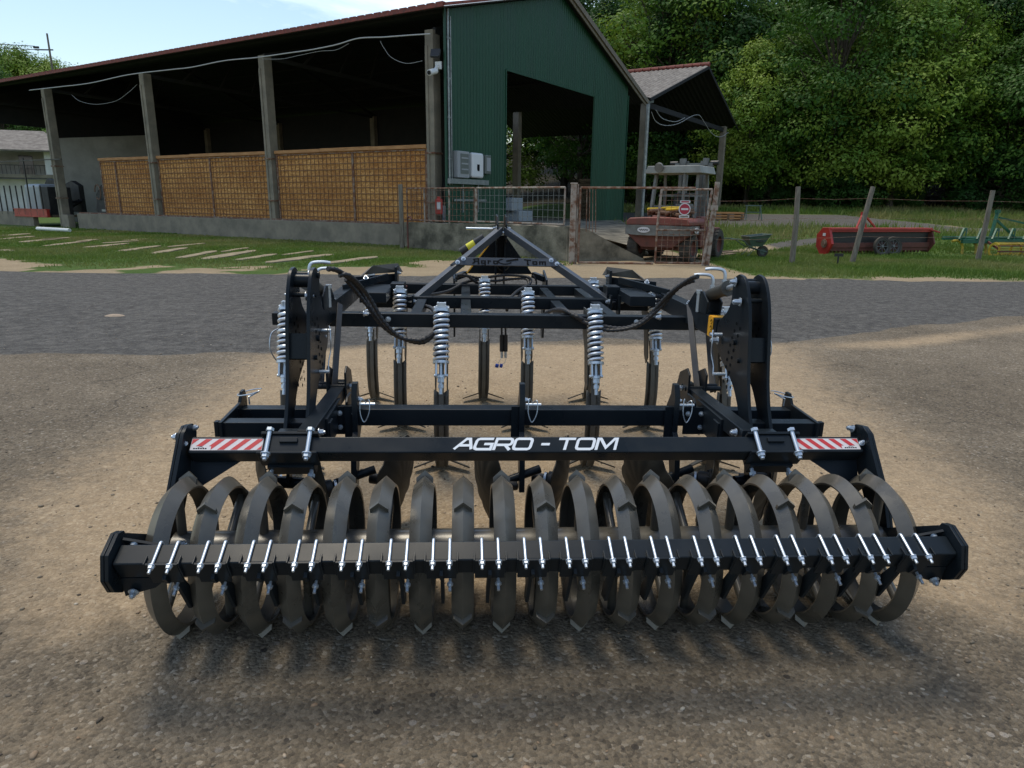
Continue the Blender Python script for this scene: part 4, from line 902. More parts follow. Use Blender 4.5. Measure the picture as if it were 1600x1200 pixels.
for k, (s0_, s1_, dv) in enumerate(((.95, 9.3, 4.75), (9.85, 18.05, 13.9), (18.6, 23.4, 21.9))):
    t = thing('crib_panel', lab[k], 'panel', tuple(W(.22, s0_, .895)), PI/2-AR, 'orange crib panels along the barn'); L = s1_-s0_
    MB().box((0, L/2, 1.35), (.10, L, 2.70)).build('infill', M['crib'], t)
    tp = MB(); n_ = max(2, int(L/2.6))
    for q in range(n_): tp.box((-.04, L*(q+.5)/n_, 2.76+.012*(q % 2)), (.22, L/n_-.01, .13))
    tp.build('top_board', M['newwood'], t)
    fr = MB(); fr.box((-.075, dv-s0_, 1.33), (.05, .09, 2.66)); fr.box((-.075, L/2, 2.64), (.04, L, .05)); fr.box((-.07, .05, 1.33), (.04, .08, 2.66)); fr.box((-.07, L-.05, 1.33), (.04, .08, 2.66)); fr.build('panel_frame', M['rust'], t)
    wm = MB()
    for y in np.arange(.12, L, .235): wm.box((-.066, y, 1.32), (.012, .018, 2.62))
    for z in np.arange(.12, 2.62, .235): wm.box((-.077, L/2, z), (.012, L, .034))
    wm.build('wire_mesh', M['wirebrown'], t, smooth=0)
# electrics on the gable and the first column
cd = MB(); cd.cyl((.14, -.06, 2.3), (.14, -.06, 8.1), .045, 12); cd.cyl((.30, -.05, 2.3), (.30, -.05, 7.9), .03, 8)
for z in (3.2, 4.6, 5.9, 7.2): cd.box((.16, -.05, z), (.2, .05, .04))
cd.build('conduit', M['galv'], barn)
iv = thing('inverter', 'white rounded electrical inverter box on a grey rail of the green wall', 'electrical box', tuple(W(1.75, -.12, 2.55)), PI/2-AR); MB().box((0, 0, .48), (.78, .20, .92)).build('case', M['wplastic'], iv, bevel=.08); iw = MB(); iw.box((-.0, -.104, .42), (.16, .01, .20)); iw.box((.0, -.106, .30), (.12, .01, .04)); iw.build('display', M['sticker_ink'], iv)
ib = thing('meter_box', 'grey meter box with a clear front beside the white inverter', 'electrical box', tuple(W(.78, -.13, 2.55)), PI/2-AR); MB().box((0, 0, .47), (.74, .22, .94)).build('case', M['plaster'], ib, bevel=.02); MB().box((.05, -.116, .5), (.5, .02, .7)).build('window', M['clear'], ib)
for q in range(3): MB().box((.05, -.13, .3+q*.2), (.42, .01, .05)).build('breaker_row', M['plaster'], ib)
ic = thing('junction_box', 'small smoky junction box right of the white inverter', 'electrical box', tuple(W(2.45, -.12, 2.75)), PI/2-AR); MB().box((0, 0, .35), (.38, .18, .7)).build('case', M['clear'], ic, bevel=.02); MB().box((0, -.1, .35), (.26, .02, .5)).build('lid', M['plaster'], ic)
rl = MB().box((1.25, -.12, 2.42), (2.5, .16, .18)); rl.box((.9, -.10, 1.85), (.05, .05, 1.1)); rl.box((1.9, -.10, 1.85), (.05, .05, 1.1)); rl.box((1.4, -.10, 1.75), (2.1, .04, .08)); rl.build('cable_tray', M['galv'], barn)
cc = thing('security_camera', 'small white security camera on a bracket at the top of the concrete post', 'camera', tuple(W(-.35, .2, 6.05)), R(-25)); MB().cyl((0, .14, .05), (0, -.30, -.07), .10, 16).build('body', M['wplastic'], cc); MB().cyl((0, -.30, -.07), (0, -.33, -.078), .07, 16).build('lens', M['glass'], cc); MB().bar((0, 0, 0), (.02, .28, .25), .08, .08).box((.02, .3, .25), (.25, .06, .25)).build('bracket', M['wplastic'], cc)
fl = thing('floodlight', 'black floodlight above the white security camera', 'lamp', tuple(W(-.3, .15, 6.65)), R(-15)); MB().box((0, 0, 0), (.34, .10, .28), (R(-25), 0, 0)).build('housing', M['blackmat'], fl, bevel=.01); MB().box((0, -.055, -.02), (.28, .01, .2), (R(-25), 0, 0)).build('glass', M['clear'], fl); MB().box((0, .12, .05), (.2, .2, .04)).build('bracket', M['blackmat'], fl)
fe = thing('fire_extinguisher', 'red box with a white label hanging on the mesh fence by the post', 'fire extinguisher', tuple(ppl(686, 325, Vector((0, 25.9, 0)), (1, 0)))); MB().box((0, 0, .05), (.26, .2, .55)).build('body', M['redpaint'], fe, bevel=.04); MB().box((0, -.105, .08), (.16, .01, .26)).build('label', M['signwhite'], fe); MB().box((0, 0, .36), (.12, .12, .1)).build('cap', M['redpaint'], fe)
# cables strung below the eave
def strung(name, pix, plane_g, r, m, label, cat='cable', n=8):
    r = r*.62
    p0 = W(plane_g, 0); P = [ppl(a, b, p0, UD) for a, b in pix]; return tag(MB().tube(spline(P, n), r, 6).build(name, m), label, cat)
strung('eave_cable', [(672, 53), (640, 55), (600, 58), (560, 60), (525, 70), (485, 78), (450, 83), (400, 90), (350, 95), (300, 105), (265, 109), (200, 117), (140, 130), (90, 136), (46, 141)], -.5, .035, M['cable'], 'thick pale cable slung along the whole barn eave')
strung('eave_cable', [(545, 68), (525, 78), (500, 80), (470, 86), (440, 92), (410, 92)], -.4, .012, M['cable'], 'thin loop of cable under the eave between two posts')
strung('eave_cable', [(594, 64), (600, 75), (612, 90), (635, 99), (660, 95)], -.2, .012, M['cable'], 'thin drooping cable beside the tallest near post')
strung('eave_cable', [(214, 132), (200, 145), (180, 158), (150, 163), (125, 158), (112, 148)], -.3, .012, M['cable'], 'thin sagging cable beside the far post')
# red trimmed annex roof behind the gable
an = thing('annex_shed', 'open shed with a grey corrugated roof and concrete posts behind the gable', 'shed', tuple(G0), PI/2-AR)
z1 = lambda g: 7.5+(g-18.9)*.318 if g < 29.15 else 10.76-(g-29.15)*.372
roofsheet('roof', 18.9, z1(18.9), 29.15, z1(29.15), -.2, 20, M['roofgrey'], an, pitch=.35, dep=.07); roofsheet('roof', 29.15, z1(29.15), 37.8, z1(37.8), -.2, 20, M['roofgrey'], an, pitch=.35, dep=.07)
rc = MB()
for k in range(34): rc.tube([(29.15, -.25+k*.6, 10.87), (29.15, .33+k*.6, 10.90)], [.16, .12], 8)
rc.build('ridge_cap', M['redtrim'], an)
MB().bar((18.9, -.2, z1(18.9)-.08), (29.15, -.2, z1(29.15)-.08), .08, .18).bar((29.15, -.2, z1(29.15)-.08), (37.8, -.2, z1(37.8)-.08), .08, .18).build('rafter', M['darkin'], an)
for g, s in ((19.45, .3), (35.6, .3), (19.4, 9), (35.6, 9)): MB().box((g, s, 4.2), (.42, .42, 6.6)).build('column', M['concrete'], an, bevel=.02)
MB().box((27.5, .3, 7.25), (16, .15, .3)).build('tie_beam', M['darkin'], an)
dp = MB(); dp.cyl((18.9, -.1, 1), (18.9, -.1, 7.2), .10, 12); dp.bar((18.9, -.1, 7.3), (19.6, -.1, 7.4), .1, .12); dp.build('downpipe', M['galv'], an)
strung_an = lambda pix, label: tag(MB().tube(spline([ppl(a, b, W(0, -.3), GD) for a, b in pix], 8), .018, 6).build('shed_cable', M['cable']), label, 'cable')
strung_an([(1018, 175), (1025, 190), (1040, 196), (1060, 193), (1080, 182), (1092, 180), (1100, 190), (1112, 208), (1125, 214), (1138, 207)], 'thick pale cable drooping between the two posts of the open shed'); strung_an([(1025, 172), (1035, 185), (1055, 190), (1070, 184)], 'short thin loop of cable on the left post of the open shed')
# stores seen through the gable opening
def pile(name, cat, label, g, s, parts):
    t = thing(name, label, cat, tuple(W(g, s)), PI/2-AR)
    for nm, m_, bl in parts:
        b = MB()
        for c, d in bl: b.box(c, d)
        b.build(nm, m_, t, bevel=.03)
pile('wrapped_pallet', 'pallet', 'pallet wrapped in black film inside the green gable opening', 9.5, 5.5, [('load', M['cargo'], [((0, 0, 1.7), (1.6, 1.6, 2.2)), ((.2, -.3, 2.95), (1.1, 1.0, .4))]), ('pallet_base', M['wood'], [((0, 0, .5), (1.8, 1.8, .2))])])
pile('white_tank', 'tank', 'pale rounded tank behind the mesh fence below the gable opening', 5.6, 3.5, [('body', M['whitepaint'], [((0, 0, .95), (2.4, 1.4, 1.1))]), ('lid', M['plaster'], [((0, 0, 1.56), (.5, .5, .12))])])
pile('crate_stack', 'crates', 'stack of blue-grey crates behind the mesh fence', 8.8, 2.4, [('lower_crate', M['wrap'], [((0, 0, .9), (1.3, 1.1, .8))]), ('upper_crate', M['wrap'], [((-.5, .1, 1.6), (1.0, .9, .6))]), ('crate_base', M['wood'], [((0, 0, .4), (1.5, 1.2, .2))])])
pile('timber_stack', 'timber', 'stack of yellowish planks in the gable opening', 7.0, 6.0, [('plank', M['wood'], [((0, 0, 1.2+.14*k), (3.2-.2*k, .9, .12)) for k in range(4)])])
pile('pallet_stack', 'pallets', 'tall dark stack of pallets behind the concrete shed post', 17.9, 2.5, [('pallet_base', M['wood'], [((0, 0, .8+.24*k), (1.9, 1.4, .16)) for k in range(10)]), ('spacer', M['wood'], [((q, 0, .8+.24*k+.12), (.14, 1.3, .08)) for k in range(9) for q in (-.8, 0, .8)])])
# machines under the far end of the barn
mc = thing('covered_machine', 'black machine with a rounded hood behind the far concrete post', 'machine', tuple(W(1.6, 24.4, .6)), PI/2-AR)
h = MB(); h.prism([(-1.3, 0), (-1.3, 1.0), (-.9, 1.6), (-.2, 1.85), (.6, 1.8), (1.2, 1.3), (1.4, .5), (1.2, 0)], 'x', -.7, .7); h.build('hood', M['blacknet'], mc, bevel=.03)
MB().box((-.75, -.6, .95), (.05, .5, .5)).box((-.75, .3, .4), (.05, .8, .12)).build('panel', M['galv'], mc); MB().tube([(-.8, .8+.3*math.cos(t), 1.4+.4*math.sin(t)) for t in np.linspace(0, 5.5, 14)], .03, 6).build('coiled_rope', M['rope'], mc)
wr = thing('wrapped_bale', 'load wrapped in creased white film beyond the far post', 'pallet', tuple(W(.9, 31.0, .55)), PI/2-AR); MB().box((0, .6, .95), (1.3, 2.0, 1.9)).build('film', M['wrap'], wr, bevel=.18); MB().box((0, -.85, .85), (1.3, 1.0, 1.75)).build('case', M['blacknet'], wr, bevel=.02)
MB().box((0, 0, .06), (1.5, 3.4, .12)).build('pallet_base', M['wood'], wr)
bb = thing('parked_implement', 'tangle of black implement arms and tubes at the far end of the barn', 'machine', tuple(W(2.6, 33.5, .5)), PI/2-AR); q_ = MB()
for k in range(16):
    a = Vector((random.uniform(-.8, .8), random.uniform(-3.2, 2.8), random.uniform(.2, 1.3))); q_.bar(a, a+Vector((random.uniform(-.6, .6), random.uniform(-1.4, 1.4), random.uniform(0, .9))), .14, .10)
q_.build('arm', M['blacknet'], bb); MB().prism([(-3, .3), (-3, 1.9), (-2.2, 2.2), (-1, 1.9), (-.4, 2.2), (.8, 2.35), (1.5, 1.7), (1.5, .3)], 'x', -.15, .15).build('shield', M['blacknet'], bb)
rb_ = thing('red_beam', 'low red steel beam lying under the black fence at far left', 'beam', tuple(W(-.1, 31.2, .55)), PI/2-AR); MB().box((0, 0, .22), (.16, 4.0, .40)).build('web', M['redpaint'], rb_); MB().box((0, 0, .44), (.26, 4.0, .04)).box((0, 0, .01), (.26, 4.0, .04)).build('flange', M['redpaint'], rb_)
bf = thing('bar_fence', 'black upright bar fence standing on the low wall at far left', 'fence', tuple(W(-.15, 32.2, .6)), PI/2-AR)
for k in range(9): MB().box((0, -2.6+k*.75, .9+(.75 if k == 2 else 0)), (.06, .06, 1.7+(1.6 if k == 2 else 0))).build('post', M['blackmat'], bf)
MB().box((0, 1, 3.15), (.06, 13, .06)).build('rail', M['blackmat'], bf)
# ================================================================ retaining wall, mesh fence, gate
wa, wb2 = Vector((-4.14, 26.35, 0)), Vector((1.62, 20.9, 0)); dv = (wb2-wa); Lw = dv.length; rzw = math.atan2(dv.y, dv.x)
rw = thing('retaining_wall', 'stained crumbling concrete retaining wall below the rusty mesh fence', 'wall', tuple(wa), rzw)
top_ = lambda x: .92+.10*x/Lw
vs = []; N = 60
for i in range(N+1):
    x = Lw*i/N; zt = top_(x)+.04*nz(x, 0, 2.5, 1)
    for y_ in (-.0+.025*nz(x, 3, 2, 1), .45): vs += [(x, y_, -.3), (x, y_, zt)]
fs = []
for i in range(N): a = 4*i; b = a+4; fs += [(a, b, b+1, a+1), (a+1, b+1, b+3, a+3), (a+3, b+3, b+2, a+2)]
fs += [(0, 1, 3, 2), (4*N, 4*N+2, 4*N+3, 4*N+1)]
MB().add(vs, fs).build('wall', M['concrete2'], rw)
MB().prism([(Lw-.2, -.2), (Lw-.2, .98), (Lw+.4, .95), (Lw+1.2, .55), (Lw+2.3, .05), (Lw+2.3, -.2)], 'y', .06, .42).tf(Matrix.Translation((Lw, .2, 0)) @ Matrix.Rotation(R(58), 4, 'Z') @ Matrix.Translation((-Lw, -.2, 0))).build('ramp_cheek', M['concrete2'], rw)
pad = MB(); pad.add([tuple(W(0, .3, .84)), tuple(wa+Vector((0, .4, .84))), tuple(wb2+Vector((0, .4, .92))), (4.8, 23.5, .12), tuple(W(16, 0, .8)), tuple(W(16, 12, .8)), tuple(W(0.3, 12, .8))], [(0, 1, 2, 3, 4, 5, 6)])
pd = pad.build('loading_floor', M['concrete2'], None, fix=False); tag(pd, kind='structure')
bm = bmesh.new(); bm.from_mesh(pd.data); bmesh.ops.triangulate(bm, faces=bm.faces); bm.to_mesh(pd.data); bm.free()
def mesh_panel(t, x0, x1, z0, z1, fm, wm_, cell=.21, y=0, tz=0):
    f = MB()
    for a, b in (((x0, y, z0), (x1, y, z0+tz)), ((x0, y, z1), (x1, y, z1+tz)), ((x0, y, z0), (x0, y, z1)), ((x1, y, z0+tz), (x1, y, z1+tz))): f.cyl(a, b, .028, 8)
    f.build('panel_frame', fm, t); w = MB()
    for x in np.arange(x0+cell, x1, cell): w.box((x, y, (z0+z1)/2), (.011, .011, z1-z0))
    for z in np.arange(z0+cell, z1, cell): w.box(((x0+x1)/2, y+.011, z), (x1-x0, .011, .011))
    w.build('wire_mesh', wm_, t, smooth=0)
mf = thing('mesh_fence', 'rusty welded mesh fence panels on top of the retaining wall', 'fence', tuple(wa+Vector((0, .15, 0))), rzw)
mesh_panel(mf, .25, 3.9, 1.02, 2.14, M['rust'], M['rust']); mesh_panel(mf, 3.98, Lw-.15, 1.06, 2.14, M['rustgal'], M['greypaint'])
for x in (1.25, 2.6, 3.94): MB().cyl((x, 0, .9), (x, 0, 2.16), .03, 8).build('post', M['rustgal'], mf)
for nm, (x, y), zt, m_, lb, tilt in (('fence_post', (-4.12, 25.9), 2.28, M['postwood'], 'grey post at the left end of the mesh fence', 0), ('gate_post', (1.68, 20.06), 2.20, M['rustgal'], 'thick pale rusty post between the mesh fence and the gate', 0)):
    t = MB(); t.box((0, 0, zt/2), (.16 if nm == 'gate_post' else .15, .14, zt)); 
    if nm == 'gate_post': t.box((.115, 0, zt/2), (.05, .06, zt)); t.box((0, 0, zt+.02), (.20, .18, .04))
    o = t.build(nm, m_, None, bevel=.012); o.location = (x, y, 0); tag(o, lb, 'post')
pr = tag(MB().tube(spline([(-3.65, 25.3, 1.05), (-3.75, 25.4, 1.15), (-3.85, 25.6, 1.05), (-3.86, 25.62, .5), (-3.86, 25.62, 0)], 5), .03, 8).build('red_pipe', M['redrust']), 'thin red pipe bent over the left end of the retaining wall', 'pipe')
gt = thing('gate', 'rusty two leaf mesh gate standing closed in front of the orange forklift', 'gate', (1.86, 20.0, 0), R(-1.5))
g1 = MB()
for a, b in (((0, 0, .04), (2.15, 0, .04)), ((0, 0, 2.11), (3.2, 0, 2.13)), ((0, 0, .04), (0, 0, 2.11))): g1.cyl(a, b, .03, 8)
g1.build('leaf_frame', M['rust'], gt); w = MB()
for x in np.arange(.2, .5, .09): w.cyl((x, 0, .9), (x*.9, 0, 2.1), .012, 6)
w.build('leaf_bar', M['rust'], gt); mesh_panel(gt, 2.2, 3.55, .06, .98, M['rust'], M['rust'], .16)
MB().cyl((2.2, 0, .98), (2.26, 0, 2.1), .035, 8).cyl((3.55, 0, .98), (3.66, 0, 2.1), .035, 8).cyl((2.26, 0, 2.08), (3.66, 0, 2.1), .028, 8).cyl((2.26, 0, .98), (3.55, 0, .98), .028, 8).build('upper_frame', M['rustgal'], gt)
w = MB()
for x in np.arange(2.4, 3.6, .16): w.box((x, 0, 1.52), (.008, .008, 1.06))
for z in np.arange(1.15, 2.05, .16): w.box((2.93, .01, z), (1.35, .008, .008))
w.build('wire_mesh', M['rust'], gt, smooth=0)
gp2 = MB(); gp2.cyl((3.68, 0, 0), (3.80, .03, 2.3), .07, 10); gp2.cyl((3.55, -.05, 0), (3.72, -.03, 1.6), .045, 8); gp2.box((3.74, -.06, 1.6), (.2, .06, .14)); go2 = gp2.build('hinge_post', M['rustgal'], gt)
sg = thing('no_entry_sign', 'round red and white no entry sign hanging on the gate', 'sign', (4.78, 19.86, 1.56)); MB().cyl((0, 0, 0), (0, .012, 0), .165, 28).build('plate', M['signwhite'], sg); MB().cyl((0, -.004, 0), (0, -.001, 0), .14, 28).build('disc', M['signred'], sg); MB().box((0, -.007, 0), (.20, .004, .05)).build('bar', M['signwhite'], sg)
for z in (.20, -.20):
    p_ = MB().box((0, 0, z), (.28, .012, .07)).build('text_plate', M['signwhite'], sg); MB().box((0, -.008, z), (.22, .003, .035)).build('text_line', M['signred'] if z > 0 else M['postwood'], sg)
# ---- right-hand wooden posts and their wires
fr_ = thing('wire_fence', 'leaning weathered wooden posts joined by thin wires on the grass verge', 'fence', (0, 0, 0))
PP = [((8.27, 20.66), (8.22, 20.7, 2.22)), ((10.42, 21.5), (10.78, 21.5, 2.26)), ((15.1, 22.7), (15.2, 22.7, 2.22)), ((20.0, 23.9), (20.2, 23.9, 2.2))]
for (x, y), tpt in PP: MB().tube([(x, y, -.3), ((x+tpt[0])/2+.012, y, tpt[2]*.5), tpt], [.085, .078, .07], 9).build('post', M['postwood'], fr_, smooth=60)
w = MB()
for f in (.35, .6, .85):
    prev = (5.75, 19.95, 2.1*f)
    for (x, y), t_ in PP:
        c = (x+(t_[0]-x)*f, y, t_[2]*f); w.tube([prev, ((prev[0]+c[0])/2, (prev[1]+c[1])/2, (prev[2]+c[2])/2-.03), c], .004, 4); prev = c
w.build('wire', M['rust'], fr_, smooth=0)
# ---- paving strips in the grass on the left
lbl = 'pale worn concrete paving strip sunk in the grass verge'
# each strip: its two long ends as seen in the photo, unprojected onto the ground
def gp(px, py):
    r_ = cf+cr*((px-800)/FPX)+cu*((600-py)/FPX); t = -CAMH/r_.z; return CP+r_*t
for (ax_1, ay_1, ax_2, ay_2, wd) in ((0, 375, 52, 370, .5), (8, 369, 46, 366, .6), (28, 380, 98, 373, .6), (62, 376, 108, 372, .5), (0, 392, 20, 393, .6), (68, 386, 140, 377, .6), (120, 379, 150, 375, .5), (132, 388, 202, 381, .55), (160, 381, 218, 377, .45), (186, 394, 250, 385, .6),
        (190, 377, 232, 374, .35), (236, 398, 292, 388, .6), (262, 387, 320, 381, .4), (276, 405, 338, 393, .65), (315, 407, 400, 392, .75), (345, 395, 388, 388, .4), (368, 408, 432, 398, .6), (415, 412, 520, 398, .9), (440, 400, 490, 393, .4), (500, 414, 590, 402, .8)):
    a, b = gp(ax_1, ay_1), gp(ax_2, ay_2); c = (a+b)/2; d = b-a; L_ = d.length; n = 18; w_ = wd*.72*c.y/22
    pts = [(L_/2*math.copysign(abs(math.cos(q))**.6, math.cos(q))*(1-.10*random.random()), w_/2*math.copysign(abs(math.sin(q))**.7, math.sin(q))*(1-.45*random.random())) for q in np.linspace(0, 2*PI, n+1)[:-1]]
    o = MB().prism(pts, 'z', 0, .05).build('paving_strip', M['slab'], None, bevel=.01); o.location = (c.x, c.y, gz(c.x, c.y)-.012); o.rotation_euler = (0, 0, math.atan2(d.y, d.x)); tag(o, lbl, 'paving', 'worn concrete strips in the grass')
    STRIPS.append((c.x, c.y, math.atan2(d.y, d.x), L_/2, w_/2))
o = MB().tube([(-24.6, 36.3, .12), (-22, 34.8, .12)], .09, 8).build('white_pipe', M['wplastic']); tag(o, 'white plastic pipe lying in the grass at far left', 'pipe')
st_ = MB()
st_.add(*(lambda b: ([(v.co.x*.17*(1+.15*nz(v.co.x*3, v.co.y*3, 1, 2)), v.co.y*.11, max(-.01, v.co.z*.06)) for v in b.verts], [tuple(v.index for v in f.verts) for f in b.faces]))((lambda b: (bmesh.ops.create_icosphere(b, subdivisions=3, radius=1), b.verts.ensure_lookup_table(), b)[2])(bmesh.new())))
so = st_.build('stone', M['stone'], None); so.location = (-5.79, 9.9, .01); tag(so, 'single pale stone lying on the dark asphalt', 'stone')

blades('grass', lambda: (random.uniform(-30, 2), random.triangular(17, 42, 20)), 90000, .03, .085, 'short green grass on the verge below the barn wall')
blades('grass', lambda: (random.uniform(5.5, 19), random.triangular(16.5, 32, 18)), 80000, .03, .12, 'tufted grass round the wooden fence posts')
blades('grass', lambda: (random.uniform(5, 40), random.uniform(30, 60)), 30000, .15, .45, 'long meadow grass in front of the wood')

# loose pebbles scattered over the near asphalt and sand (nobody could count them)
bmi = bmesh.new(); bmesh.ops.create_icosphere(bmi, subdivisions=1, radius=1); bmi.verts.ensure_lookup_table()
IV = np.array([tuple(v.co) for v in bmi.verts]); IF = np.array([[v.index for v in f.verts] for f in bmi.faces]); bmi.free()
NP = 5200; yy_ = 1.25+rng.random(NP)**1.6*9.5; xx_ = (rng.random(NP)-.5)*2*(1.2+yy_*.80); sz_ = rng.gamma(2.2, .0016, NP)+.0022; sz_ = np.minimum(sz_, .016)
V = np.empty((NP, 12, 3))
for i in range(NP):
    a = rng.uniform(0, 6.28); sc3 = sz_[i]*np.array([rng.uniform(.8, 1.5), rng.uniform(.6, 1.0), rng.uniform(.35, .6)]); q = IV*sc3*(1+rng.normal(0, .12, (12, 1)))
    V[i, :, 0] = q[:, 0]*math.cos(a)-q[:, 1]*math.sin(a)+xx_[i]; V[i, :, 1] = q[:, 0]*math.sin(a)+q[:, 1]*math.cos(a)+yy_[i]; V[i, :, 2] = q[:, 2]+gz(xx_[i], yy_[i])+.008+sc3[2]*.35
F = (IF[None]+(np.arange(NP)*12)[:, None, None]).reshape(-1, 3)
me = bpy.data.meshes.new('gravel'); me.from_pydata(V.reshape(-1, 3).tolist(), [], F.tolist()); me.polygons.foreach_set('use_smooth', [True]*len(me.polygons))
mg_ = bpy.data.materials.new('loose_pebble'); mg_.use_nodes = True; T = NT(mg_); bs = mg_.node_tree.nodes['Principled BSDF']; geo = T.n('ShaderNodeNewGeometry'); bs.inputs['Roughness'].default_value = .85
r_ = T.n('ShaderNodeValToRGB'); e = r_.color_ramp.elements; e[0].color = (.07, .055, .04, 1); e[1].color = (.46, .40, .31, 1); k = e.new(.6); k.color = (.20, .165, .115, 1); k = e.new(.85); k.color = (.26, .17, .10, 1); T.l(geo.outputs['Random Per Island'], r_.inputs[0]); T.l(r_.outputs[0], bs.inputs['Base Color'])
me.materials.append(mg_); go_ = bpy.data.objects.new('gravel', me); COL.objects.link(go_); tag(go_, 'loose gravel pebbles scattered over the asphalt and sand', 'gravel', kind='stuff')
# ================================================================ forklift behind the gate
def wheel(parent, c, r, w, rim, axis='x', rt=0, name='wheel', lugs=18):
    c = Vector(c); t = MB(); hw = w/2
    t.lathe([(r*.55, -hw*.85), (r*.80, -hw), (r*.96, -hw*.92), (r, -hw*.6), (r, hw*.6), (r*.96, hw*.92), (r*.80, hw), (r*.55, hw*.85)], c, axis, 36)
    for k in range(lugs):
        a = 2*PI*k/lugs; u = {'x': Vector((0, math.cos(a), math.sin(a))), 'y': Vector((math.cos(a), 0, math.sin(a)))}[axis]; ax = {'x': Vector((1, 0, 0)), 'y': Vector((0, 1, 0))}[axis]; tt = ax.cross(u)
        for s in (-1, 1): t.bar(c+u*(r+.002)+ax*(s*hw*.9), c+u*(r+.002)+ax*(s*hw*.1)+tt*r*.10, r*.07, r*.06, u)
    w_ = t.build(name, M['tyre'], parent); rm = MB(); rm.lathe([(r*.56, -hw*.8), (r*.52, -hw*.5), (r*.30, -hw*.3), (r*.12, -hw*.5), (0, -hw*.5)], c, axis, 24); rm.lathe([(r*.56, hw*.8), (r*.52, hw*.5), (r*.30, hw*.3), (r*.12, hw*.5), (0, hw*.5)], c, axis, 24); rm.build('rim', rim, w_); return w_
fk = thing('forklift', 'old orange and grey forklift with a white cab roof behind the gate', 'forklift', (4.62, 21.55, 0), R(-33))
# local: rear (counterweight) towards -y, x across
cw = MB(); cw.prism([(-1.05, .85), (-.50, .42), (.50, .42), (1.05, .85), (1.05, .98), (-1.05, .98)], 'y', -.60, .35); cw.box((0, 1.3, .70), (2.06, 1.9, .56))
cw.box((0, 1.0, .45), (1.2, 2.2, .2)); cw.build('chassis', M['redrust'], fk, bevel=.03)
bp_ = MB(); bp_.add([(-1.02, -.62, .80), (-.55, -.78, .78), (.55, -.78, .78), (1.02, -.62, .80), (1.08, 0, .82), (1.08, 0, 1.06), (1.02, -.64, 1.06), (.55, -.80, 1.08), (-.55, -.80, 1.08), (-1.02, -.64, 1.06), (-1.08, 0, 1.06), (-1.08, 0, .82)], [(0, 1, 8, 9), (1, 2, 7, 8), (2, 3, 6, 7), (3, 4, 5, 6), (11, 0, 9, 10), (5, 10, 9, 8, 7, 6), (0, 11, 4, 3, 2, 1)])
bp_.build('bumper', M['greypaint'], fk, smooth=0)
hd_ = MB(); hd_.prism([(-1.0, 1.07), (-1.0, 1.18), (-.9, 1.28), (-.35, 1.31), (.35, 1.31), (.9, 1.28), (1.0, 1.18), (1.0, 1.07)], 'y', -.66, .9); hd_.box((0, 1.2, 1.15), (1.7, .7, .35)); hd_.build('hood', M['orangered'], fk, bevel=.04)
for x, y, rz0 in ((-.35, -.80, 0), (1.085, -.25, PI/2)):
    em = MB().lathe([(0, 0), (.2, 0), (.2, .012), (0, .012)], (0, 0, 0), 'y', 28); em.tf(Matrix.Translation((x, y-.004 if rz0 == 0 else y, .94)) @ Matrix.Rotation(rz0, 4, 'Z') @ Matrix.Diagonal((1, 1, .42, 1)).to_4x4() @ Matrix.Translation((0, -.012, 0))); eo = em.build('emblem', M['signwhite'], fk)
    sc = MB(); sc.tube([(-.14+.28*t, -.016, .02*math.sin(t*26)) for t in np.linspace(0, 1, 26)], .008, 4); sc.tf(Matrix.Translation((x, y-.006 if rz0 == 0 else y, .94)) @ Matrix.Rotation(rz0, 4, 'Z')); sc.build('emblem_script', M['sticker_ink'], eo)
for x in (-.74, .74): wheel(fk, (x*1.13, -.12, .41), .41, .34, M['redrust'])
for x in (-.98, .98): wheel(fk, (x, 1.9, .46), .46, .38, M['redrust'])
MB().box((0, -.15, .42), (1.3, .22, .18)).box((0, .6, .55), (.9, 1.2, .25)).build('axle', M['redrust'], fk)
for x in (-.72, .72):
    MB().bar((x, .55, 1.2), (x*.92, .75, 2.62), .09, .09).bar((x, 1.75, 1.1), (x*.95, 1.55, 2.62), .08, .08).build('cab_pillar', M['greypaint'], fk)
MB().box((0, 1.15, 1.95), (1.4, .05, .06)).box((0, .62, 1.62), (1.42, .05, .06)).box((.35, .62, 1.35), (.55, .06, .7)).build('cab_frame', M['greypaint'], fk)
MB().prism([(-.90, 2.60), (-.82, 2.82), (.82, 2.82), (.90, 2.60)], 'y', .35, 1.75).build('cab_roof', M['wplastic'] if 0 else mat('off_white_roof', (.30, .31, .28), .6, col2=(.22, .225, .2), nscale=3), fk, bevel=.02)
for x in (-.42, .42):
    MB().box((x, 2.25, 1.75), (.10, .14, 2.75)).box((x*.62, 2.30, 1.9), (.10, .12, 2.3)).build('mast_rail', M['greypaint'], fk); MB().cyl((x*1.9, 2.25, 2.98), (x*1.3, 2.25, 2.98), .07, 12).build('work_lamp', M['blackmat'], fk)
MB().box((0, 2.25, 2.92), (1.25, .14, .12)).box((-.34, 2.2, 3.02), (.16, .12, .22)).box((.40, 2.2, 3.02), (.16, .12, .22)).box((0, 2.25, 2.0), (1.0, .1, .1)).box((0, 2.2, .5), (1.2, .1, .5)).build('mast_crosshead', M['greypaint'], fk)
MB().cyl((-.42, .32, 2.78), (-.42, .26, 2.76), .14, 20).build('round_lamp', M['greypaint'], fk)
MB().cyl((.35, .45, 1.3), (.35, .45, 2.65), .045, 10).cyl((.35, .45, 2.65), (.35, .45, 2.78), .055, 10).build('exhaust', M['greypaint'], fk)
MB().box((0, 1.05, 1.42), (.5, .45, .12)).box((0, 1.28, 1.75), (.5, .1, .55)).build('seat', M['blackmat'], fk, bevel=.03)
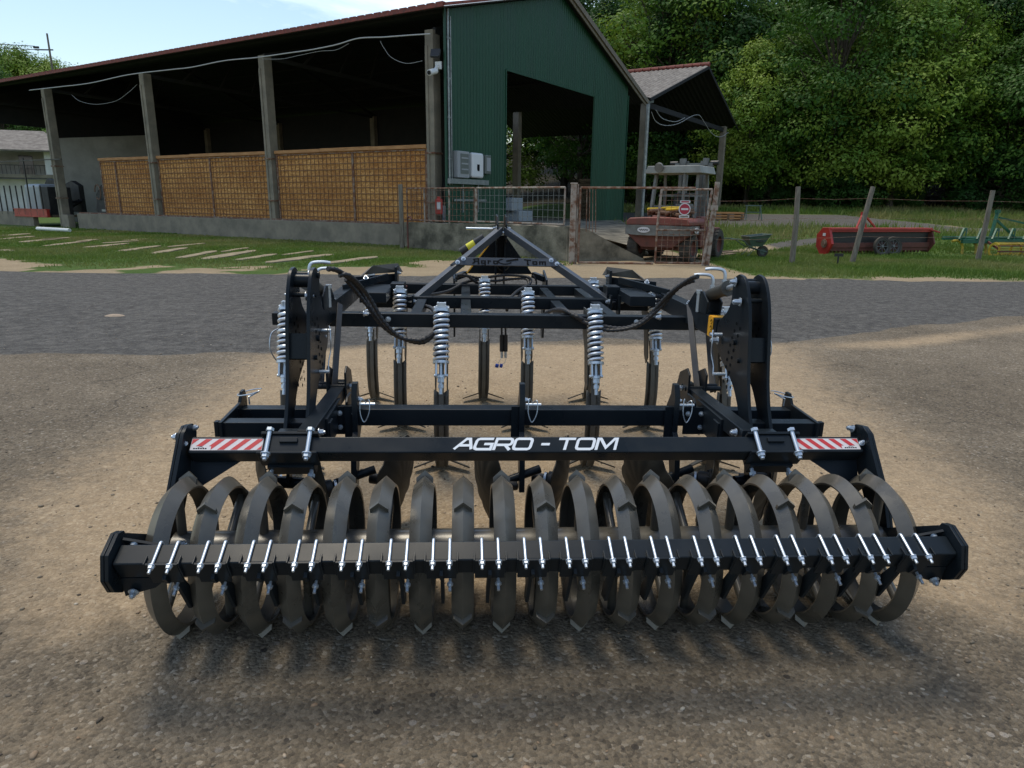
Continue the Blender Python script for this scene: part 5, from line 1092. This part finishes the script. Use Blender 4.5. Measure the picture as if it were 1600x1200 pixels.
MB().tube([(.0+.17*math.cos(t), 1.62, 1.72+.17*math.sin(t)) for t in np.linspace(0, 2*PI, 20)[:-1]], .014, 6, closed=True).build('steering_wheel', M['blackmat'], fk)
def rope(name, seed, n, m_, label, r, zb, cat='rope'):
    rr = random.Random(seed); P = []
    for i in range(n): a = i*1.9; P.append((rr.uniform(-.75, .75), rr.uniform(-.45, .7), zb+rr.uniform(0, .16)))
    o = MB().tube(spline(P, 7), r, 7).build(name, m_, None); o.location = fk.location; o.rotation_euler = fk.rotation_euler; return tag(o, label, cat)
rope('rope', 3, 26, M['rope'], 'heap of thick brown rope on the forklift bonnet', .05, 1.36); rope('strap', 8, 7, mat('yellow_strap', (.62, .42, .02), .6), 'yellow lifting straps tangled over the forklift bonnet', .036, 1.50, 'strap')
ps = [fk.matrix_basis @ Vector(p) for p in ((.78, -.66, 1.12), (.70, -.6, 1.32), (.55, -.2, 1.42))]
# ================================================================ red mower by the fence
mw = thing('red_mulcher', 'long red mulcher with a hexagonal end plate standing in the grass', 'mulcher', (10.95, 24.35, 0), math.atan2(1.2, 4.6)); Lm = 4.3
MB().prism([(-.20, .42), (.02, .96), (.35, .95), (.62, .70), (.60, .30), (.35, .02), (.05, .02)], 'x', -.05, .05).build('end_plate', M['redpaint'], mw, bevel=.012)
MB().prism([(-.20, .42), (.02, .96), (.35, .95), (.62, .70), (.60, .30), (.35, .10), (.05, .10)], 'x', Lm-.03, Lm+.03).build('end_plate', M['redrust'], mw, bevel=.012)
MB().box((Lm/2, .20, .915), (Lm, .46, .07)).box((Lm/2, .02, .86), (Lm, .03, .10)).bar((Lm-.2, .0, .92), (Lm+.25, -.1, .80), .05, .05).build('deck', M['redpaint'], mw, bevel=.01)
MB().box((Lm/2, .03, .36), (Lm, .10, .17)).box((Lm/2, .06, .22), (Lm, .06, .12)).build('lower_rail', M['redrust'], mw, bevel=.01)
MB().box((Lm/2, .12, .62), (Lm-.1, .04, .44)).build('rubber_flap', M['blackmat'], mw); MB().cyl((.1, .35, .38), (Lm-.1, .35, .38), .14, 16).build('rotor', M['redrust'], mw)
fl_ = MB()
for k in range(26): fl_.box((.15+k*.155, .22, .17), (.05, .07, .16), (0, 0, random.uniform(-.4, .4)))
fl_.build('flail', M['rust'], mw); MB().lathe([(0, -.07), (.09, -.07), (.09, -.05), (.15, -.05), (.15, -.03)], (-.04, .15, .42), 'x', 18).build('bearing', M['rust'], mw); MB().box((-.055, .22, .72), (.006, .14, .10)).build('label', M['signwhite'], mw)
MB().bar((1.35, .35, .95), (1.62, .45, 1.42), .06, .05).bar((1.75, .35, .95), (1.66, .45, 1.42), .06, .05).bar((1.66, .45, 1.42), (2.35, .6, .95), .06, .05).box((1.64, .45, 1.43), (.14, .1, .12)).build('hitch_frame', M['redpaint'], mw)
for k, (x, lab_) in enumerate(((1.72, 'left of two old spoked wheels leaning against the red mulcher'), (2.28, 'right of two old spoked wheels leaning against the red mulcher'))):
    o = thing('spare_wheel', lab_, 'wheel', tuple(mw.matrix_basis @ Vector((x+.25, -.30-.1*k+.2*k, .25))), R(12)); o.rotation_euler = (R(-12), 0, R(12)); t = MB(); t.lathe([(.24, -.05), (.32, -.06), (.345, 0), (.32, .06), (.24, .05)], (0, 0, .08), 'y', 32, closed=True); t.build('tyre', M['tyre'], o)
    s = MB(); s.lathe([(.22, -.03), (.245, -.03), (.245, .03), (.22, .03)], (0, 0, .08), 'y', 28, closed=True)
    for q in range(8): a = q*PI/4; s.cyl((.03*math.cos(a), 0, .08+.03*math.sin(a)), (.23*math.cos(a), 0, .08+.23*math.sin(a)), .012, 6)
    s.cyl((0, -.05, .08), (0, .05, .08), .045, 12); s.build('rim', M['greypaint'], o)
# ================================================================ green and yellow cultivator far right
gc = thing('green_cultivator', 'green cultivator with yellow spring tines and a yellow cage roller', 'cultivator', (16.35, 25.9, .05), math.atan2(.3, 3.0))
MB().box((2.3, 0, .42), (4.2, .12, .14)).box((2.3, 1.0, .50), (4.2, .12, .12)).box((1.6, .5, .5), (3.6, .1, .1)).box((.7, .5, .5), (.1, 1.1, .1)).box((3.4, .5, .5), (.1, 1.1, .1)).build('frame', M['greenpaint'], gc, bevel=.01)
for x in (.05, .75, 1.35, 2.0, 2.6, 3.2):
    MB().bar((x, -.05, .48), (x+.28, .15, .86), .05, .13).bar((x+.28, .15, .86), (x+.42, .2, .84), .05, .10).bar((x+.42, .2, .84), (x+.36, .1, .45), .03, .05).build('tine_bracket', M['greenpaint'], gc)
for x in (-.1, .45, .85, 3.1):
    MB().tube(spline([(x, .1, .42), (x+.25, .15, .44), (x+.42, .12, .30), (x+.45, .08, .05), (x+.40, .05, -.12)], 5), .045, 6).build('spring_tine', M['yellowpaint'], gc)
MB().bar((1.55, .3, .45), (1.75, .4, 1.52), .10, .08).bar((1.68, .4, 1.25), (2.6, .3, .52), .07, .07).bar((1.85, .4, 1.28), (3.4, .5, 1.0), .05, .06).box((1.75, .4, 1.5), (.16, .1, .12)).build('hitch_frame', M['greenpaint'], gc)
cgx0, cgx1 = 1.05, 4.2; cg = MB()
for k in range(9): a = 2*PI*k/9; cg.box(((cgx0+cgx1)/2, -.6+.27*math.cos(a), .14+.27*math.sin(a)), (cgx1-cgx0, .05, .025), (a, 0, 0))
cg.build('cage_bar', M['yellowpaint'], gc)
for x in (cgx0, 1.9, 2.7, 3.4, cgx1): MB().lathe([(.20, -.015), (.28, -.015), (.28, .015), (.20, .015)], (x, -.6, .14), 'x', 24, closed=True).build('cage_disc', M['yellowpaint'], gc)
MB().box((2.4, -.95, .12), (3.0, .05, .05)).box((2.4, -.95, .32), (3.0, .05, .05)).bar((1.2, -.6, .2), (1.2, 0, .42), .05, .08).build('rear_bar', M['redrust'], gc)
# ================================================================ small things
wbw = thing('wheelbarrow', 'green metal wheelbarrow with dirt in its tray on the grass', 'wheelbarrow', (8.05, 23.4, 0), R(8))
tr_ = MB(); b0 = [(-.20, -.16, .36), (.20, -.16, .36), (.20, .16, .36), (-.20, .16, .36)]; t1 = [(-.36, -.30, .68), (.42, -.30, .76), (.42, .30, .76), (-.36, .30, .68)]
tr_.add(b0+t1, [(3, 2, 1, 0), (0, 1, 5, 4), (1, 2, 6, 5), (2, 3, 7, 6), (3, 0, 4, 7)]); tro = tr_.build('tray', M['barrow'], wbw, smooth=0); md = tro.modifiers.new('s', 'SOLIDIFY'); md.thickness = .012
MB().tube([t1[0], t1[1], t1[2], t1[3]], .014, 6, closed=True).build('rim', M['greypaint'], wbw); MB().lathe([(.30, .0), (.2, .07), (0, .11)], (.08, 0, .52), 'z', 12).build('dirt', M['cargo'], wbw)
for q in (-1, 1): MB().tube(spline([(-1.0, q*.30, .60), (-.6, q*.29, .58), (-.3, q*.22, .38), (.1, q*.14, .25), (.42, q*.07, .17)], 5), .017, 7).tube([(-.25, q*.2, .36), (-.34, q*.24, .02), (-.05, q*.2, .34)], .014, 6).build('handle', M['barrow'], wbw)
wheel(wbw, (.30, 0, .19), .19, .09, M['barrow'], axis='y', lugs=0)
for (x, y, rz0, L_, lb) in ((6.95, 23.3, R(52), 1.9, 'wide grey plank lying on the dirt drive right of the gate'), (7.45, 24.5, R(48), 1.6, 'second plank behind the wide grey plank on the dirt drive')):
    o = MB().box((0, 0, .05), (L_, .28, .07)).box((0, .13, .10), (L_*.95, .06, .03)).build('plank', M['wood'], None, bevel=.005); o.location = (x, y, gz(x, y)); o.rotation_euler = (0, 0, rz0); tag(o, lb, 'plank')
pg = thing('pallet', 'low pale wooden pallet box under the right post of the open shed', 'pallet', (13.3, 44.5, gz(13.3, 44.5)), R(5))
for k in range(3): MB().box((0, 0, .12+.16*k), (2.0, 1.0, .10)).build('board', M['newwood'], pg)
for x in (-.85, 0, .85): MB().box((x, 0, .2), (.14, 1.0, .4)).build('block', M['wood'], pg)
th_ = thing('trestle', 'grey metal trestle standing on the grass behind the wheelbarrow', 'trestle', (15.05, 44.6, gz(15, 44.6)), 0)
for x in (-.5, .5):
    for q in (-1, 1): MB().bar((x, q*.28, 0), (x*.82, 0, .9), .05, .05).build('leg', M['barrow'], th_)
MB().box((0, 0, .9), (1.05, .08, .07)).box((0, -.12, .5), (.92, .04, .05)).build('bar', M['barrow'], th_)
sk = thing('marker_stake', 'tiny dark marker board on a stake in the grass right of the first post', 'marker', (9.55, 20.5, 0)); MB().box((0, 0, .14), (.04, .03, .3)).build('stake', M['blackmat'], sk); MB().box((0, -.02, .30), (.26, .02, .09)).build('board', M['blackmat'], sk)
# ================================================================ house and pole far left
hs_ = thing('house', 'white two storey house with a balcony and grey roof at far left', 'house', (-45.2, 62, 0), R(18))
MB().box((0, 4, 2.9), (9.6, .3, 5.8)).box((-4.7, 2, 2.9), (.3, 4, 5.8)).box((4.7, 2, 2.9), (.3, 4, 5.8)).box((0, 1.2, 1.6), (9.6, .3, 3.2)).build('wall', M['whitepaint'], hs_)
MB().box((0, 1.0, 3.45), (9.8, 2.4, .3)).build('balcony_floor', M['concrete'], hs_); MB().box((4.4, .1, 4.6), (.5, .5, 2.2)).box((-.6, .1, 4.6), (.5, .5, 2.2)).build('pillar', M['whitepaint'], hs_)
rl_ = MB(); rl_.box((0, -.1, 4.35), (9.4, .06, .06))
for k in range(30): rl_.box((-4.6+k*.32, -.1, 3.95), (.03, .03, .8))
rl_.build('railing', M['blackmat'], hs_, smooth=0); MB().box((1.6, 3.82, 4.4), (1.1, .08, 1.9)).build('door', M['glass'], hs_); MB().box((-1.8, 1.03, 1.6), (1.4, .08, 1.2)).build('window', M['glass'], hs_)
rs = MB(); rs.add([(-5.5, -.9, 5.6), (5.6, -.9, 5.6), (3.4, 3.6, 7.5), (-5.5, 3.6, 7.5), (5.6, 8, 5.6), (-5.5, 8, 5.6)], [(0, 1, 2, 3), (1, 4, 2), (3, 2, 4, 5)]); ro_ = rs.build('roof', M['roofgrey'], hs_, smooth=0); md = ro_.modifiers.new('s', 'SOLIDIFY'); md.thickness = .15
up = thing('utility_pole', 'thin utility pole with a cross arm rising above the trees at far left', 'pole', (-43.5, 70, 0)); MB().cyl((0, 0, 0), (-.1, 0, 16.4), .14, 8, .08).build('pole', M['postwood'], up); MB().box((-.6, 0, 15.0), (1.7, .1, .1)).box((-1.3, 0, 15.2), (.5, .12, .18)).build('cross_arm', M['blackmat'], up)
pw_ = MB()
for z in (15.3, 15.0): pw_.tube([(-44.9, 70, z), (-60, 68, z+.3), (-95, 64, z+2)], .035, 5)
tag(pw_.build('power_line', M['blackmat']), 'pair of power lines running left from the utility pole', 'cable')
# ================================================================ trees
def quads(P, Nn, size, name, m, parent):
    n = len(P); t = np.cross(Nn, rng.normal(size=(n, 3))); t /= np.linalg.norm(t, axis=1)[:, None]+1e-9; b = np.cross(Nn, t); s = size[:, None]
    V = np.empty((n, 4, 3)); V[:, 0] = P-t*s; V[:, 1] = P-b*s*.55; V[:, 2] = P+t*s; V[:, 3] = P+b*s*.55
    me = bpy.data.meshes.new(name); me.vertices.add(n*4); me.vertices.foreach_set('co', V.ravel()); me.loops.add(n*4); me.loops.foreach_set('vertex_index', np.arange(n*4)); me.polygons.add(n); me.polygons.foreach_set('loop_start', np.arange(n)*4); me.update()
    me.materials.append(m); o = bpy.data.objects.new(name, me); COL.objects.link(o); o.parent = parent; return o
def make_tree(name, H, CR, zlow, nleaf, leaf, m, nclus=60, droop=.0, loose=1.0):
    t = empty(name); tk = MB(); top = Vector((random.uniform(-.6, .6), random.uniform(-.6, .6), H*.86))
    path = spline([(0, 0, -.3), (top.x*.2, top.y*.3, H*.3), (top.x*.6, top.y*.5, H*.6), tuple(top)], 4); n = len(path); r0 = H*.014+.06
    tk.tube(path, [r0*(1-.85*i/n)+.02 for i in range(n)], 8)
    cl = []
    for k in range(nclus):
        f = (k+.5)/nclus; z = zlow*H+(H*.97-zlow*H)*f; a = k*2.4+random.uniform(-.5, .5); prof = math.sin(PI*min(1, max(.10, (f*.93+.12))))**.7
        rad = CR*prof*(random.uniform(.35, 1.0)**.55); c = Vector((rad*math.cos(a), rad*math.sin(a), z-droop*rad+random.uniform(-.4, .4))); cs = CR*random.choice([.14, .18, .24, .30, .38])*random.uniform(.85, 1.15)*loose; cl.append((c, cs))
        b = path[min(n-1, max(1, int(n*(z/H)*.75)))]; mid = (b+c)/2+Vector((0, 0, -.25)); tk.tube(spline([tuple(b), tuple(mid), tuple(c)], 3), [r0*.28*(1-i/8)+.012 for i in range(7)], 5, cap=False)
    tk.build('trunk', M['bark'], t, smooth=60, fix=False)
    Ps = []; Ns = []; tot = sum(c_[1]**2 for c_ in cl)
    for c, cs in cl:
        per = int(nleaf*cs*cs/tot)
        d = rng.normal(size=(per, 3)); d /= np.linalg.norm(d, axis=1)[:, None]; rr = rng.uniform(.15, 1, per)**.45; rr *= 1+.35*np.sin(d[:, 0]*5+c.x)*np.cos(d[:, 1]*4+c.y)
        p = d*rr[:, None]*np.array([cs*1.3, cs*1.3, cs*.62]); p[:, 2] -= .12*np.abs(p[:, 0])+.12*np.abs(p[:, 1]); Ps.append(p+np.array(c)); nn = d*.95+rng.normal(size=(per, 3))*.34+np.array([0, 0, .45]); Ns.append(nn)
    P = np.concatenate(Ps); Nn = np.concatenate(Ns); Nn /= np.linalg.norm(Nn, axis=1)[:, None]
    quads(P, Nn, rng.uniform(.5, 1.25, len(P))*leaf, 'crown', m, t); return t
kinds = [make_tree('broadleaf_tree', 15, 4.8, .20, 26000, .15, M['leaf'], 80), make_tree('broadleaf_tree', 18, 5.2, .24, 30000, .15, M['leaf'], 95), make_tree('broadleaf_tree', 13, 5.4, .20, 26000, .145, M['leaf'], 80, .1),
         make_tree('dark_tree', 19, 4.6, .18, 28000, .15, M['leafdark'], 85), make_tree('broadleaf_tree', 16, 4.0, .25, 17000, .12, M['leaf'], 90, 0, .85)]
bush = make_tree('shrub', 4.2, 2.8, .08, 12000, .11, M['leafdark'], 60)
used = set()
LBL = {'front': 'leafy green tree in the front row of the wood behind the yard', 'mid': 'leafy green tree on the rising slope of the wood', 'back': 'tall tree at the top of the wooded slope', 'left': 'green tree on the hillside beyond the white house', 'shr': 'dark bushy shrub at the foot of the wood'}
GRP = {'front': 'trees along the front of the wood', 'mid': 'trees on the slope of the wood', 'back': 'trees at the top of the slope', 'left': 'trees on the hillside at far left', 'shr': 'shrubs at the foot of the wood'}
def plant(k, x, y, sc, key):
    src = bush if k == 'b' else kinds[k]
    if id(src) not in used: used.add(id(src)); o = src
    else: o = copy_tree(src)
    o.location = (x, y, gz(x, y)-.1); o.rotation_euler = (0, 0, random.uniform(0, 6.28)); o.scale = (sc*random.uniform(.92, 1.12), sc*random.uniform(.92, 1.12), sc)
    tag(o, LBL[key], 'shrub' if k == 'b' else 'tree', GRP[key]); return o
def okpos(x, y):
    v = Vector((x, y, 0))-G0; g = v.dot(GD); s = v.dot(UD); return not (-5 < g < 41 and -1.5 < s < 41)
# front edge runs from behind the shed towards the right
for i in range(17):
    f = i/16; x = 20+f*46; y = 62-f*8+random.uniform(-1.5, 1.5)
    if okpos(x, y): plant([0, 2, 1, 2, 0, 4][i % 6], x, y, random.uniform(.85, 1.1), 'front')
for i in range(17):
    f = i/16; x = 14+f*54; y = 61.5-f*8.5+random.uniform(-1.2, 1.2)
    if okpos(x, y): plant('b', x+random.uniform(-1.6, 1.6), y+random.uniform(-.5, 2.5), random.uniform(.45, 1.2), 'shr')
for row, (yy, n, x0, x1) in enumerate(((69, 15, 14, 78), (77, 15, 9, 84), (87, 17, -8, 92))):
    for i in range(n):
        f = i/(n-1); x = x0+f*(x1-x0)+random.uniform(-1.5, 1.5); y = yy-f*7+random.uniform(-2, 2)
        if okpos(x, y): plant([1, 3, 0, 2, 3][(i+row) % 5], x, y, random.uniform(1.0, 1.3), 'mid')
for row, (yy, n, x0, x1) in enumerate(((99, 14, 9, 102), (114, 14, 8, 115))):
    for i in range(n):
        f = i/(n-1); x = x0+f*(x1-x0)+random.uniform(-2, 2); y = yy-f*8+random.uniform(-2, 2)
        if okpos(x, y): plant([1, 3, 1, 4, 0][(i+row) % 5], x, y, random.uniform(1.15, 1.5), 'back')
for i in range(11): plant([0, 1, 2, 3][i % 4], -118+i*5.4+random.uniform(-1.5, 1.5), 96-(i*.8)+random.uniform(-5, 5), random.uniform(1.25, 1.5)*(1-.012*i), 'left')
for x, sc_ in ((-88, 1.30), (-83, 1.25), (-78.5, 1.20), (-74, 1.16), (-70, 1.12), (-66, 1.04), (-62.5, .96)): plant([1, 3][int(x) % 2], x, 105, sc_, 'left')
for i in range(9): plant([2, 0, 3][i % 3], -84+i*5.2, 80+random.uniform(-3, 3), random.uniform(.62, .85), 'left')
for i in range(12):
    x, y = -26+i*5.4, 68+i*.2+2*(i % 2)
    if okpos(x, y): plant([0, 2, 3][i % 3], x, y, 1.0, 'mid')
for i in range(10):
    x, y = -22+i*5, 64+i*.6
    if okpos(x, y): plant('b', x, y, 1.2, 'shr')
for src in kinds+[bush]:
    if id(src) not in used:
        for c in kids(src): bpy.data.objects.remove(c)
        bpy.data.objects.remove(src)
